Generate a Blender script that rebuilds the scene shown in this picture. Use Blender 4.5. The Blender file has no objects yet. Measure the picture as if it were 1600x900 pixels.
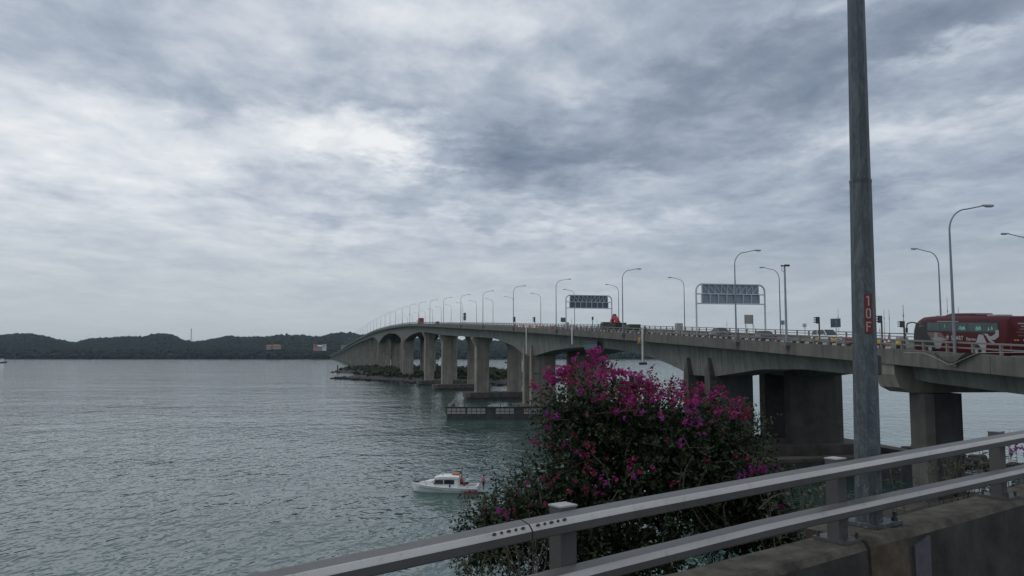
import bpy, bmesh, math, random
import numpy as np
from mathutils import Vector, Matrix, noise as mnoise
R = random.Random(7)
rad = math.radians
S = bpy.context.scene
C = S.collection

# ------------------------------------------------------------------ camera, sky, sun, exposure
CAMZ = 16.0
F = 1250.0                       # focal length in pixels of a 1600 px wide frame
PITCH = math.atan(102.0 / F)
cam = bpy.data.cameras.new('camera')
cam.lens = 36.0 * F / 1600.0
cam.sensor_width = 36.0
cam.clip_start = 0.1
cam.clip_end = 12000
camo = bpy.data.objects.new('camera', cam)
camo.location = (0, 0, CAMZ)
camo.rotation_euler = (math.pi / 2 + PITCH, 0, 0)
C.objects.link(camo)
S.camera = camo
S.view_settings.view_transform = 'Standard'
S.view_settings.look = 'None'
S.view_settings.exposure = 0.0
S.view_settings.gamma = 1.0
S.cycles.max_bounces = 6
S.cycles.diffuse_bounces = 3
S.cycles.glossy_bounces = 3
S.cycles.volume_bounces = 0
S.cycles.transparent_max_bounces = 8

SUN_EL, SUN_AZ = rad(52), rad(-100)        # azimuth from +Y towards +X
sl = bpy.data.lights.new('sun', 'SUN')
sl.energy = 0.5
sl.angle = rad(25)
sl.color = (1.0, 0.96, 0.9)
so = bpy.data.objects.new('sun', sl)
sd = Vector((math.sin(SUN_AZ) * math.cos(SUN_EL), math.cos(SUN_AZ) * math.cos(SUN_EL), math.sin(SUN_EL)))
so.rotation_euler = sd.to_track_quat('Z', 'Y').to_euler()
so.location = (0, 0, 200)
C.objects.link(so)


def ray(u, v):
    a, b = (u - 800) / F, (450 - v) / F
    return a, math.cos(PITCH) - b * math.sin(PITCH), math.sin(PITCH) + b * math.cos(PITCH)


def at(u, v, y):                 # the point y metres ahead that shows at pixel u, v
    a, yy, zz = ray(u, v)
    return Vector((a / yy * y, y, CAMZ + zz / yy * y))


def zof(v, y):
    return at(800, v, y).z


class NT:
    """small helper to wire shader nodes"""
    def __init__(s, tree):
        s.t = tree
        tree.nodes.clear()

    def n(s, kind, **kw):
        nd = s.t.nodes.new(kind)
        for k, v in kw.items():
            setattr(nd, k, v)
        return nd

    def l(s, a, b):
        s.t.links.new(a, b)

    def put(s, sock, v):
        if isinstance(v, bpy.types.NodeSocket):
            s.l(v, sock)
        else:
            sock.default_value = v

    def m(s, op, a, b=0.0, c=None, clamp=False):
        nd = s.n('ShaderNodeMath', operation=op, use_clamp=clamp)
        s.put(nd.inputs[0], a)
        s.put(nd.inputs[1], b)
        if c is not None:
            s.put(nd.inputs[2], c)
        return nd.outputs[0]

    def noise(s, vec, scale, detail=4.0, rough=0.55, dist=0.0):
        nd = s.n('ShaderNodeTexNoise')
        s.put(nd.inputs['Vector'], vec)
        nd.inputs['Scale'].default_value = scale
        nd.inputs['Detail'].default_value = detail
        nd.inputs['Roughness'].default_value = rough
        nd.inputs['Distortion'].default_value = dist
        return nd

    def ramp(s, f, stops):
        nd = s.n('ShaderNodeValToRGB')
        s.put(nd.inputs[0], f)
        el = nd.color_ramp.elements
        while len(el) < len(stops):
            el.new(0.5)
        for e, (p, c) in zip(el, stops):
            e.position = p
            e.color = (*c, 1) if len(c) == 3 else c
        return nd.outputs[0]

    def mix(s, f, a, b, mode='MIX'):
        nd = s.n('ShaderNodeMix', data_type='RGBA', blend_type=mode)
        s.put(nd.inputs[0], f)
        for sock, v in ((nd.inputs[6], a), (nd.inputs[7], b)):
            if isinstance(v, tuple) and len(v) == 3:
                v = (*v, 1)
            s.put(sock, v)
        return nd.outputs[2]

    def mapping(s, vec, loc=(0, 0, 0), scale=(1, 1, 1), rot=(0, 0, 0)):
        nd = s.n('ShaderNodeMapping')
        s.put(nd.inputs[0], vec)
        nd.inputs[1].default_value = loc
        nd.inputs[2].default_value = rot
        nd.inputs[3].default_value = scale
        return nd.outputs[0]


# overcast sky: a cloud deck in true sky directions over a thin share of clear Nishita sky
W = bpy.data.worlds.new('World')
S.world = W
W.use_nodes = True
n = NT(W.node_tree)
tc = n.n('ShaderNodeTexCoord')
sky = n.n('ShaderNodeTexSky', sky_type='NISHITA', sun_disc=False)
sky.sun_elevation = SUN_EL
sky.sun_rotation = SUN_AZ % (2 * math.pi)
sp = n.n('ShaderNodeSeparateXYZ')
n.l(tc.outputs['Generated'], sp.inputs[0])
X, Y, Z = sp.outputs
Zc = n.m('MAXIMUM', Z, 0.0)
den = n.m('ADD', Zc, 0.10)
cp = n.n('ShaderNodeCombineXYZ')
n.l(n.m('DIVIDE', X, den), cp.inputs[0])
n.l(n.m('DIVIDE', Y, den), cp.inputs[1])
plane = n.mapping(cp.outputs[0], scale=(1.0, 0.8, 1.0), rot=(0, 0, rad(-14)))
n1 = n.noise(plane, 1.15, 11, 0.56, 0.35).outputs[0]
n2 = n.noise(plane, 3.2, 10, 0.62, 0.35).outputs[0]
n3 = n.noise(plane, 8.5, 8, 0.6, 0.4).outputs[0]
wv = n.noise(plane, 2.0, 9, 0.62).outputs[1]
wsep = n.n('ShaderNodeSeparateXYZ')
n.l(wv, wsep.inputs[0])
az = n.m('ADD', n.m('ARCTAN2', X, Y), n.m('MULTIPLY', n.m('SUBTRACT', wsep.outputs[0], 0.5), 0.55))
el = n.m('ADD', n.m('ARCSINE', Z), n.m('MULTIPLY', n.m('SUBTRACT', wsep.outputs[1], 0.5), 0.17))
BLOBS = [  # u, v, half widths, strength: broad light and dark banks of the cloud deck
    (180, 235, 250, 50, .20), (470, 218, 120, 26, .24), (590, 238, 75, 24, .34), (100, 290, 170, 40, .14), (690, 12, 150, 34, .24),
    (110, 150, 110, 30, .12), (620, 112, 110, 16, .12), (1390, 195, 120, 42, .28), (1255, 8, 60, 16, .22),
    (1500, 96, 120, 9, .20), (900, 120, 90, 22, .16), (1010, 268, 110, 12, .10), (890, 322, 120, 14, .14),
    (500, 372, 130, 8, .10), (480, 60, 50, 16, .10), (800, 365, 200, 8, .10), (1280, 235, 130, 22, .08),
    (810, 250, 190, 36, -.34), (1240, 110, 130, 60, -.26), (1000, 190, 220, 60, -.08), (1530, 45, 150, 42, -.26), (1010, 200, 150, 45, -.12),
    (220, 75, 230, 42, -.08), (380, 150, 130, 26, -.08), (560, 310, 110, 24, -.08), (300, 285, 110, 16, -.10),
    (640, 190, 60, 10, -.08), (1560, 145, 110, 20, -.16), (1480, 330, 300, 130, -.07), (920, 45, 90, 20, -.10),
    (60, 320, 90, 14, -.06), (680, 330, 160, 26, -.06), (1450, 260, 420, 260, -.11), (150, 380, 420, 90, .05), (330, 430, 500, 60, .04), (1130, 320, 200, 40, -.05)]
tot = None
for (u, v, ru, rv, amp) in BLOBS:
    d = ray(u, v)
    a0, e0 = math.atan2(d[0], d[1]), math.asin(d[2] / math.sqrt(sum(q * q for q in d)))
    dx = n.m('MULTIPLY', n.m('SUBTRACT', az, a0), F / ru)
    dy = n.m('MULTIPLY', n.m('SUBTRACT', el, e0), F / rv)
    q = n.m('ADD', n.m('MULTIPLY', dx, dx), n.m('MULTIPLY', dy, dy))
    g = n.m('MULTIPLY', n.m('POWER', 2.71828, n.m('MULTIPLY', q, -0.7)), amp)
    tot = g if tot is None else n.m('ADD', tot, g)
hz = n.m('MULTIPLY', Zc, 5.5, clamp=True)         # texture fades out towards the horizon
t = n.m('ADD', n.m('MULTIPLY', n.m('SUBTRACT', n1, 0.5), 0.78), n.m('MULTIPLY', n.m('SUBTRACT', n2, 0.5), 0.62))
t = n.m('ADD', t, n.m('MULTIPLY', n.m('SUBTRACT', n3, 0.5), 0.30))
t = n.m('ADD', n.m('MULTIPLY', t, hz), 0.585)
t = n.m('ADD', t, n.m('MULTIPLY', tot, 1.0))
ccol = n.ramp(t, [(0.0, (.15, .19, .27)), (.25, (.255, .31, .395)), (.5, (.425, .48, .57)), (.72, (.64, .685, .745)), (1.0, (.90, .915, .93))])
low = n.m('SUBTRACT', 1.0, n.m('MULTIPLY', Zc, 6.0, clamp=True))
ccol = n.mix(n.m('MULTIPLY', low, 0.55), ccol, (.455, .505, .505))
cs = n.mix(1.0, ccol, (10.0, 10.0, 10.0), 'MULTIPLY')
full = n.mix(0.95, sky.outputs[0], cs)
bg = n.n('ShaderNodeBackground')
n.l(full, bg.inputs[0])
bg.inputs[1].default_value = 0.1
wo = n.n('ShaderNodeOutputWorld')
n.l(bg.outputs[0], wo.inputs[0])
W.cycles.sampling_method = 'MANUAL'
W.cycles.sample_map_resolution = 512


# ------------------------------------------------------------------ materials
def pmat(name, col, rough=0.6, metal=0.0, var=0.25, scale=2.0, bump=0.0, bscale=20.0, streak=0.0, streakscale=1.0, spec=0.5, emit=None, dirt=None, coat=0.0):
    m = bpy.data.materials.new(name)
    m.use_nodes = True
    k = NT(m.node_tree)
    out = k.n('ShaderNodeOutputMaterial')
    b = k.n('ShaderNodeBsdfPrincipled')
    k.l(b.outputs[0], out.inputs[0])
    tcn = k.n('ShaderNodeTexCoord')
    vec = tcn.outputs['Object']
    nz = k.noise(vec, scale, 6, 0.6)
    lo = tuple(c * (1 - var) for c in col)
    hi = tuple(min(1, c * (1 + var)) for c in col)
    c = k.ramp(nz.outputs[0], [(0.3, lo), (0.7, hi)])
    if streak > 0:
        sv = k.mapping(vec, scale=(1.0 * streakscale, 1.0 * streakscale, 0.05 * streakscale))
        s1 = k.noise(sv, 1.0, 5, 0.65)
        f = k.ramp(s1.outputs[0], [(0.42, (0, 0, 0)), (0.68, (1, 1, 1))])
        c = k.mix(k.m('MULTIPLY', f, streak), c, dirt or tuple(q * 0.4 for q in col))
    k.l(c, b.inputs['Base Color'])
    b.inputs['Roughness'].default_value = rough
    b.inputs['Metallic'].default_value = metal
    b.inputs['Specular IOR Level'].default_value = spec
    b.inputs['Coat Weight'].default_value = coat
    if bump > 0:
        bn = k.noise(vec, bscale, 5, 0.6)
        bp = k.n('ShaderNodeBump')
        bp.inputs['Strength'].default_value = bump
        bp.inputs['Distance'].default_value = 0.02
        k.l(bn.outputs[0], bp.inputs['Height'])
        k.l(bp.outputs[0], b.inputs['Normal'])
    if emit:
        b.inputs['Emission Color'].default_value = (*emit[0], 1)
        b.inputs['Emission Strength'].default_value = emit[1]
    return m


M = {}
M['concrete'] = pmat('bridge_concrete', (.19, .195, .178), .85, var=.22, scale=.3, streak=.6, streakscale=1.3, dirt=(.075, .078, .07), bump=.2, bscale=6, spec=.3)
M['fascia'] = pmat('edge_beam_concrete', (.155, .148, .132), .85, var=.25, scale=.5, streak=.55, streakscale=1.6, dirt=(.085, .08, .07), spec=.3)
M['pierdark'] = pmat('shaded_pier_concrete', (.10, .098, .09), .9, var=.4, scale=.3, streak=.5, streakscale=.7, dirt=(.05, .05, .048), bump=.2, bscale=5, spec=.2)  # pier concrete with the shade under the deck in its base colour; streaks are stains
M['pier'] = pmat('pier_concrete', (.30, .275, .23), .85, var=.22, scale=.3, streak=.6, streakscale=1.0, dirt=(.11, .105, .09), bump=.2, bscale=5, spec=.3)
M['cap'] = pmat('pile_cap_concrete', (.115, .10, .088), .9, var=.35, scale=.6, streak=.4, dirt=(.04, .035, .03), spec=.3)
M['wet'] = pmat('wet_tidal_concrete', (.045, .045, .042), .6, var=.5, scale=.8)
M['rail'] = pmat('bridge_rail_paint', (.20, .185, .175), .6, var=.15, scale=.8)
M['asphalt'] = pmat('asphalt', (.05, .05, .05), .9, var=.2, scale=3, bump=.3, bscale=60)
M['white'] = pmat('white_paint', (.78, .78, .75), .5, var=.06, scale=2)
M['kerbred'] = pmat('faded_red_kerb_paint', (.15, .035, .03), .7, var=.25, scale=2)
M['kerbwhite'] = pmat('worn_white_kerb_paint', (.5, .5, .48), .6, var=.15, scale=2)
M['black'] = pmat('black_paint', (.02, .02, .02), .5, var=.2, scale=2)
M['galv'] = pmat('galvanised_steel', (.30, .33, .36), .55, metal=.25, var=.2, scale=3)
M['lampgrey'] = pmat('lamp_post_grey', (.23, .25, .27), .5, metal=.3, var=.12, scale=2)
M['darkmetal'] = pmat('dark_metal', (.05, .055, .06), .5, var=.2)
M['signback'] = pmat('sign_back_sheet', (.26, .31, .37), .5, metal=.3, var=.12, scale=1.2)
M['signdark'] = pmat('sign_back_dark', (.10, .13, .17), .5, metal=.2, var=.15, scale=1.2)
M['truss'] = pmat('gantry_steel', (.50, .54, .57), .5, metal=.0, var=.1)
M['glass'] = pmat('dark_glass', (.015, .02, .025), .08, var=.1, spec=.6)
M['tyre'] = pmat('tyre_rubber', (.02, .02, .02), .8, var=.2)
M['rim'] = pmat('wheel_rim', (.45, .45, .46), .4, metal=.6, var=.1)
M['red'] = pmat('red_paint', (.34, .03, .025), .45, var=.1)
M['orange'] = pmat('orange_plastic', (.75, .2, .03), .5, var=.1)
M['yellow'] = pmat('yellow_paint', (.75, .5, .04), .5, var=.1)
M['maroon'] = pmat('maroon_bus_paint', (.085, .010, .014), .42, var=.12, spec=.25)
M['maroon2'] = pmat('dark_maroon_paint', (.05, .008, .012), .45, var=.1, spec=.2)
M['silver'] = pmat('silver_decal', (.36, .36, .37), .5, var=.05)
M['peach'] = pmat('faded_red_decal', (.19, .10, .085), .5, var=.15, scale=3)
M['carwhite'] = pmat('white_car_paint', (.8, .8, .8), .25, var=.02, coat=.5)
M['carblack'] = pmat('black_car_paint', (.02, .022, .025), .2, var=.05, coat=.6)
M['cargrey'] = pmat('grey_car_paint', (.09, .10, .11), .25, var=.05, coat=.6)
M['truckgreen'] = pmat('dark_green_truck_paint', (.03, .06, .045), .4, var=.1)
M['brown'] = pmat('dark_brown_side_board', (.035, .028, .025), .7, var=.25)
M['amber'] = pmat('amber_lens', (.7, .35, .03), .3, var=.05)
M['greenlit'] = pmat('green_signal_lens', (.05, .8, .5), .3, emit=((.1, 1.0, .65), 1.1))
M['lens'] = pmat('unlit_lens', (.01, .015, .012), .3)
M['skin'] = pmat('skin', (.22, .11, .07), .6, var=.08)
M['hair'] = pmat('black_hair', (.01, .009, .008), .7)
M['redcloth'] = pmat('red_cloth', (.5, .06, .06), .8, var=.1, scale=8)
M['whitecloth'] = pmat('white_cloth', (.7, .72, .72), .8, var=.08, scale=8)
M['darkcloth'] = pmat('dark_cloth', (.018, .014, .02), .85, var=.2, scale=8)
M['gel'] = pmat('white_gelcoat', (.74, .76, .74), .3, var=.04, scale=1.5, coat=.3)
M['gelgrey'] = pmat('grey_gelcoat_stripe', (.26, .29, .29), .4, var=.1)
M['redhull'] = pmat('red_brown_hull_paint', (.19, .055, .04), .6, var=.25, scale=3)
M['navy'] = pmat('dark_hull_paint', (.03, .035, .045), .5, var=.2)
M['roofo'] = pmat('orange_roof_tile', (.36, .13, .07), .8, var=.2, scale=.3)
M['pink'] = pmat('pink_render', (.42, .22, .19), .8, var=.08, scale=.2)
M['houserender'] = pmat('house_render', (.30, .29, .27), .8, var=.1, scale=.2)
M['cream'] = pmat('pale_render', (.66, .66, .64), .8, var=.06, scale=.2)
M['rock'] = pmat('shore_rock', (.042, .037, .034), .9, var=.5, scale=.6)
M['teal'] = pmat('green_sign_face', (.025, .12, .10), .5, var=.15, scale=2)
M['tealdark'] = pmat('dark_sign_face', (.012, .03, .04), .5, var=.2, scale=2)
M['bark'] = pmat('bark', (.12, .10, .085), .9, var=.3, scale=6)
M['plate'] = pmat('dull_metal_patch', (.085, .088, .10), .6, metal=.2, var=.25, scale=9)
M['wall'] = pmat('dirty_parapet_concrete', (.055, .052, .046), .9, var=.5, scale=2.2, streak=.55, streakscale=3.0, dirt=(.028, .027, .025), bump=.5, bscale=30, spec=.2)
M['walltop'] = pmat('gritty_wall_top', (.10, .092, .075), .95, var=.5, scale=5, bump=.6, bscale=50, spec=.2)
M['ledge'] = pmat('stained_ledge_concrete', (.085, .068, .048), .9, var=.45, scale=4, bump=.5, bscale=40, spec=.2)
M['shelter'] = pmat('grey_box_paint', (.36, .35, .32), .7, var=.12)


M['letter0'] = pmat('pale_bus_lettering', (.55, .55, .55), .5, var=.05)


def leafmat(name, cols, rough=.55, trans=.25, scale=1.5):
    m = bpy.data.materials.new(name)
    m.use_nodes = True
    k = NT(m.node_tree)
    out = k.n('ShaderNodeOutputMaterial')
    b = k.n('ShaderNodeBsdfPrincipled')
    g = k.n('ShaderNodeNewGeometry')
    tcn = k.n('ShaderNodeTexCoord')
    nz = k.noise(tcn.outputs['Object'], scale, 3, .6)
    f = k.m('ADD', k.m('MULTIPLY', g.outputs['Random Per Island'], .6), k.m('MULTIPLY', nz.outputs[0], .4))
    st = [(.15 + .7 * i / max(1, len(cols) - 1), c) for i, c in enumerate(cols)]
    c = k.ramp(f, st)
    k.l(c, b.inputs['Base Color'])
    b.inputs['Roughness'].default_value = rough
    b.inputs['Specular IOR Level'].default_value = .35
    tr = k.n('ShaderNodeBsdfTranslucent')
    k.l(c, tr.inputs[0])
    mx = k.n('ShaderNodeMixShader')
    mx.inputs[0].default_value = trans
    k.l(b.outputs[0], mx.inputs[1])
    k.l(tr.outputs[0], mx.inputs[2])
    k.l(mx.outputs[0], out.inputs[0])
    return m


M['leaf'] = leafmat('bougainvillea_leaf', [(.012, .021, .009), (.026, .042, .016), (.062, .084, .032)])
M['bract1'] = leafmat('magenta_bract', [(.24, .015, .125), (.38, .034, .21), (.50, .10, .30)], .6, .35)
M['bract2'] = leafmat('rose_bract', [(.19, .018, .065), (.30, .034, .10), (.38, .075, .13)], .6, .3)
M['bract3'] = leafmat('violet_bract', [(.24, .015, .20), (.36, .038, .32), (.48, .13, .42)], .6, .35)
M['weed'] = leafmat('verge_weed', [(.04, .05, .02), (.08, .09, .04), (.13, .12, .06)])
M['forest'] = leafmat('far_forest', [(.009, .015, .011), (.016, .024, .017), (.025, .036, .023)], .9, 0., .01)
M['scrub'] = leafmat('islet_scrub', [(.016, .026, .011), (.03, .043, .017), (.05, .06, .026)], .8, .1, .08)


def rust_rail(name, k0):
    m = bpy.data.materials.new(name)
    m.use_nodes = True
    k = NT(m.node_tree)
    out = k.n('ShaderNodeOutputMaterial')
    b = k.n('ShaderNodeBsdfPrincipled')
    tcn = k.n('ShaderNodeTexCoord')
    v = tcn.outputs['Object']
    a = k.noise(v, 1.2, 6, .6).outputs[0]
    f = k.noise(v, 70, 4, .7).outputs[0]
    s = k.noise(k.mapping(v, scale=(6, 6, 1)), 3, 5, .7).outputs[0]
    c = k.ramp(a, [(.3, tuple(q * k0 * .86 for q in (.25, .245, .235))), (.7, tuple(q * k0 for q in (.29, .285, .275)))])
    c = k.mix(k.ramp(f, [(.56, (0, 0, 0)), (.75, (.5, .5, .5))]), c, tuple(q * k0 for q in (.15, .145, .14)))
    c = k.mix(k.ramp(s, [(.6, (0, 0, 0)), (.8, (.5, .5, .5))]), c, tuple(q * k0 for q in (.14, .10, .075)))
    d1 = k.noise(k.mapping(v, scale=(1, 1, .5)), 9, 6, .7, .8).outputs[0]
    c = k.mix(k.ramp(d1, [(.56, (0, 0, 0)), (.72, (.55, .55, .55))]), c, tuple(q * k0 for q in (.13, .12, .11)))
    d2 = k.noise(v, 28, 5, .75).outputs[0]
    c = k.mix(k.ramp(d2, [(.62, (0, 0, 0)), (.7, (.4, .4, .4))]), c, tuple(min(.6, q * k0 * 1.5) for q in (.3, .3, .29)))
    k.l(c, b.inputs['Base Color'])
    k.l(k.ramp(a, [(.3, (.45,) * 3), (.7, (.62,) * 3)]), b.inputs['Roughness'])
    b.inputs['Metallic'].default_value = .35
    bp = k.n('ShaderNodeBump')
    bp.inputs['Strength'].default_value = .12
    bp.inputs['Distance'].default_value = .005
    k.l(f, bp.inputs['Height'])
    k.l(bp.outputs[0], b.inputs['Normal'])
    k.l(b.outputs[0], out.inputs[0])
    return m


M['guard'] = rust_rail('guardrail_steel', .42)
M['guardtop'] = rust_rail('guardrail_lit_top', .66)  # same steel with the top facet's share of light put into its colour
M['guardbevel'] = rust_rail('guardrail_skylit_bevel', 1.75)  # same steel, brightened: the sky's reflection on the slope is in the colour
M['postcap'] = pmat('post_cap_paint', (.36, .36, .36), .6, var=.15, scale=8)


def pole_mat():
    m = bpy.data.materials.new('weathered_zinc')
    m.use_nodes = True
    k = NT(m.node_tree)
    out = k.n('ShaderNodeOutputMaterial')
    b = k.n('ShaderNodeBsdfPrincipled')
    v = k.n('ShaderNodeTexCoord').outputs['Object']
    a = k.noise(k.mapping(v, scale=(1, 1, .35)), 7, 8, .7, 1.2).outputs[0]
    s = k.noise(k.mapping(v, scale=(1, 1, .05)), 34, 6, .75).outputs[0]
    w = k.noise(k.mapping(v, scale=(1, 1, .45)), 16, 7, .75, 2.2).outputs[0]
    g = k.noise(v, 70, 4, .8).outputs[0]
    sz = k.n('ShaderNodeSeparateXYZ')
    k.l(v, sz.inputs[0])
    lowf = k.m('SUBTRACT', 1.0, k.m('MULTIPLY', sz.outputs[2], .34), clamp=True)     # whiter zinc bloom near the foot
    c = k.ramp(a, [(.32, (.045, .058, .063)), (.5, (.078, .096, .104)), (.66, (.135, .16, .172))])
    c = k.mix(k.ramp(s, [(.5, (0, 0, 0)), (.66, (.8, .8, .8))]), c, (.045, .055, .058))
    c = k.mix(k.m('MULTIPLY', k.ramp(w, [(.52, (0, 0, 0)), (.64, (1, 1, 1))]), k.m('ADD', .22, k.m('MULTIPLY', lowf, .6))), c, (.22, .245, .255))
    c = k.mix(k.ramp(g, [(.55, (0, 0, 0)), (.75, (.5, .5, .5))]), c, (.06, .07, .075))
    k.l(c, b.inputs['Base Color'])
    b.inputs['Roughness'].default_value = .6
    b.inputs['Metallic'].default_value = .15
    k.l(b.outputs[0], out.inputs[0])
    return m


M['zinc'] = pole_mat()


# ------------------------------------------------------------------ mesh and object helpers
class MB:
    def __init__(s):
        s.v, s.f, s.mi, s.k = [], [], [], 0

    def add(s, verts, faces):
        o = len(s.v)
        s.v += [tuple(q) for q in verts]
        s.f += [tuple(i + o for i in f) for f in faces]
        s.mi += [s.k] * len(faces)
        return s

    def hexa(s, p):          # 4 bottom points (ccw from above), 4 top points
        return s.add(p, [(3, 2, 1, 0), (4, 5, 6, 7), (0, 1, 5, 4), (1, 2, 6, 5), (2, 3, 7, 6), (3, 0, 4, 7)])

    def box(s, x0, x1, y0, y1, z0, z1):
        return s.hexa([(x0, y0, z0), (x1, y0, z0), (x1, y1, z0), (x0, y1, z0), (x0, y0, z1), (x1, y0, z1), (x1, y1, z1), (x0, y1, z1)])

    def cbox(s, c, sx, sy, sz, bev=0.0):
        x, y, z = c
        if bev <= 0:
            return s.box(x - sx / 2, x + sx / 2, y - sy / 2, y + sy / 2, z - sz / 2, z + sz / 2)
        secs = []
        for zz, ins in ((-sz / 2, bev), (-sz / 2 + bev, 0), (sz / 2 - bev, 0), (sz / 2, bev)):
            a, b = sx / 2 - ins, sy / 2 - ins
            c_ = bev
            secs.append([(x - a + c_, y - b, z + zz), (x + a - c_, y - b, z + zz), (x + a, y - b + c_, z + zz), (x + a, y + b - c_, z + zz),
                         (x + a - c_, y + b, z + zz), (x - a + c_, y + b, z + zz), (x - a, y + b - c_, z + zz), (x - a, y - b + c_, z + zz)])
        return s.loft(secs)

    def loft(s, secs, caps=True, closed=True):
        m_ = len(secs[0])
        vs = [p for q in secs for p in q]
        fs = []
        for i in range(len(secs) - 1):
            for j in range(m_ if closed else m_ - 1):
                a, b = i * m_ + j, i * m_ + (j + 1) % m_
                fs.append((a, b, b + m_, a + m_))
        if caps and closed:
            fs.append(tuple(reversed(range(m_))))
            fs.append(tuple(range((len(secs) - 1) * m_, len(secs) * m_)))
        return s.add(vs, fs)

    def tube(s, pts, r, nn=8, caps=True):
        pts = [Vector(p) for p in pts]
        rs = r if isinstance(r, (list, tuple)) else [r] * len(pts)
        secs = []
        up = None
        for i, p in enumerate(pts):
            t_ = (pts[min(i + 1, len(pts) - 1)] - pts[max(i - 1, 0)]).normalized()
            if up is None:
                up = Vector((0, 0, 1)) if abs(t_.z) < .9 else Vector((0, 1, 0))
            a = t_.cross(up)
            if a.length < 1e-5:
                a = t_.cross(Vector((1, 0, 0)))
            a.normalize()
            b = a.cross(t_).normalized()
            up = b
            secs.append([p + (a * math.cos(2 * math.pi * j / nn) + b * math.sin(2 * math.pi * j / nn)) * rs[i] for j in range(nn)])
        return s.loft(secs, caps)

    def prism(s, poly, a, b, axis='x'):   # polygon in the two other axes, extruded from a to b
        def P(p, q):
            return {'x': (q, p[0], p[1]), 'y': (p[0], q, p[1]), 'z': (p[0], p[1], q)}[axis]
        return s.loft([[P(p, a) for p in poly], [P(p, b) for p in poly]])

    def mesh(s, name, mats, smooth=False):
        me = bpy.data.meshes.new(name)
        me.from_pydata(s.v, [], s.f)
        for m_ in (mats if isinstance(mats, (list, tuple)) else [mats]):
            me.materials.append(M[m_] if isinstance(m_, str) else m_)
        if any(s.mi):
            me.polygons.foreach_set('material_index', s.mi)
        bm = bmesh.new()
        bm.from_mesh(me)
        bmesh.ops.recalc_face_normals(bm, faces=bm.faces)
        bm.to_mesh(me)
        bm.free()
        if smooth:
            me.polygons.foreach_set('use_smooth', [True] * len(me.polygons))
            me.set_sharp_from_angle(angle=rad(38))
        me.update()
        return me

    def build(s, name, mats, parent=None, smooth=False, label=None, stuff=False):
        return link(name, s.mesh(name, mats, smooth), parent, label, stuff)


def link(name, me, parent=None, label=None, stuff=False):
    o = bpy.data.objects.new(name, me)
    C.objects.link(o)
    if parent is not None:
        o.parent = parent
    if label:
        o['label'] = label
    if stuff:
        o['kind'] = 'stuff'
    return o


def thing(name, label, cat, loc=(0, 0, 0), rz=0.0, group=None):
    o = bpy.data.objects.new(name, None)
    o.empty_display_size = .3
    C.objects.link(o)
    o.location = loc
    o.rotation_euler = (0, 0, rz)
    return tag(o, label, cat, group)


def tag(o, label, cat, group=None):
    o['label'] = label
    o['category'] = cat
    if group:
        o['group'] = group
    return o


def structure(o):
    o['kind'] = 'structure'
    return o


KIDS = {}


def kids(o):
    return [c for c in o.children]


def dup(root, loc, rz, label, group=None):
    r = root.copy()
    C.objects.link(r)
    r.location = loc
    r.rotation_euler = (0, 0, rz)
    r['label'] = label
    if group:
        r['group'] = group
    for ch in kids(root):
        c = ch.copy()
        C.objects.link(c)
        c.parent = r
        for g in kids(ch):
            d = g.copy()
            C.objects.link(d)
            d.parent = c
    return r


def text_mesh(name, body, size, mat, extrude=.004):
    cu = bpy.data.curves.new(name, 'FONT')
    cu.body = body
    cu.size = size
    cu.align_x = 'CENTER'
    cu.align_y = 'CENTER'
    cu.extrude = extrude
    cu.resolution_u = 3
    o = bpy.data.objects.new(name, cu)
    C.objects.link(o)
    dg = bpy.context.evaluated_depsgraph_get()
    me = bpy.data.meshes.new_from_object(o.evaluated_get(dg))
    bpy.data.objects.remove(o)
    me.name = name
    me.materials.clear()
    me.materials.append(M[mat])
    return me


def place_mesh(name, me, parent, origin, ex, ey):
    """link a mesh drawn in its own XY plane, with X along ex and Y along ey"""
    ex = Vector(ex).normalized()
    ey = Vector(ey).normalized()
    ez = ex.cross(ey)
    o = link(name, me, parent)
    mt = Matrix((ex, ey, ez)).transposed().to_4x4()
    mt.translation = Vector(origin)
    o.matrix_local = mt
    return o


# ------------------------------------------------------------------ water
def water_mat():
    m = bpy.data.materials.new('strait_water')
    m.use_nodes = True
    k = NT(m.node_tree)
    out = k.n('ShaderNodeOutputMaterial')
    b = k.n('ShaderNodeBsdfPrincipled')
    v = k.n('ShaderNodeTexCoord').outputs['Object']
    big = k.noise(v, .02, 3, .5).outputs[0]
    c = k.ramp(big, [(.35, (.034, .074, .064)), (.65, (.052, .100, .086))])
    k.l(c, b.inputs['Base Color'])
    b.inputs['Roughness'].default_value = .06
    b.inputs['IOR'].default_value = 1.33
    gust = k.noise(k.mapping(v, scale=(.5, 1, 1)), .012, 4, .6).outputs[0]
    hh = None
    for lam, slope, det, ang, asp in ((40, .010, 1, 8, .9), (14, .020, 1, -24, 1.2), (5.5, .048, 2, 24, 1.6), (2.3, .085, 2, -26, 1.8), (.9, .06, 1, 30, 1.6)):
        vv = k.mapping(v, scale=(asp, 1, 1), rot=(0, 0, rad(ang)))
        h_ = k.noise(vv, 1 / lam, det, .5, .25).outputs[0]
        h_ = k.m('MULTIPLY', h_, slope * lam / .6)
        hh = h_ if hh is None else k.m('ADD', hh, h_)
    hh = k.m('MULTIPLY', hh, k.m('ADD', .42, k.m('MULTIPLY', k.ramp(gust, [(.33, (.2,) * 3), (.67, (1, 1, 1))]), .62)))
    bp = k.n('ShaderNodeBump')
    bp.inputs['Distance'].default_value = 1.0
    bp.inputs['Strength'].default_value = 1.0
    k.l(hh, bp.inputs['Height'])
    k.l(bp.outputs[0], b.inputs['Normal'])
    k.l(b.outputs[0], out.inputs[0])
    return m


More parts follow.
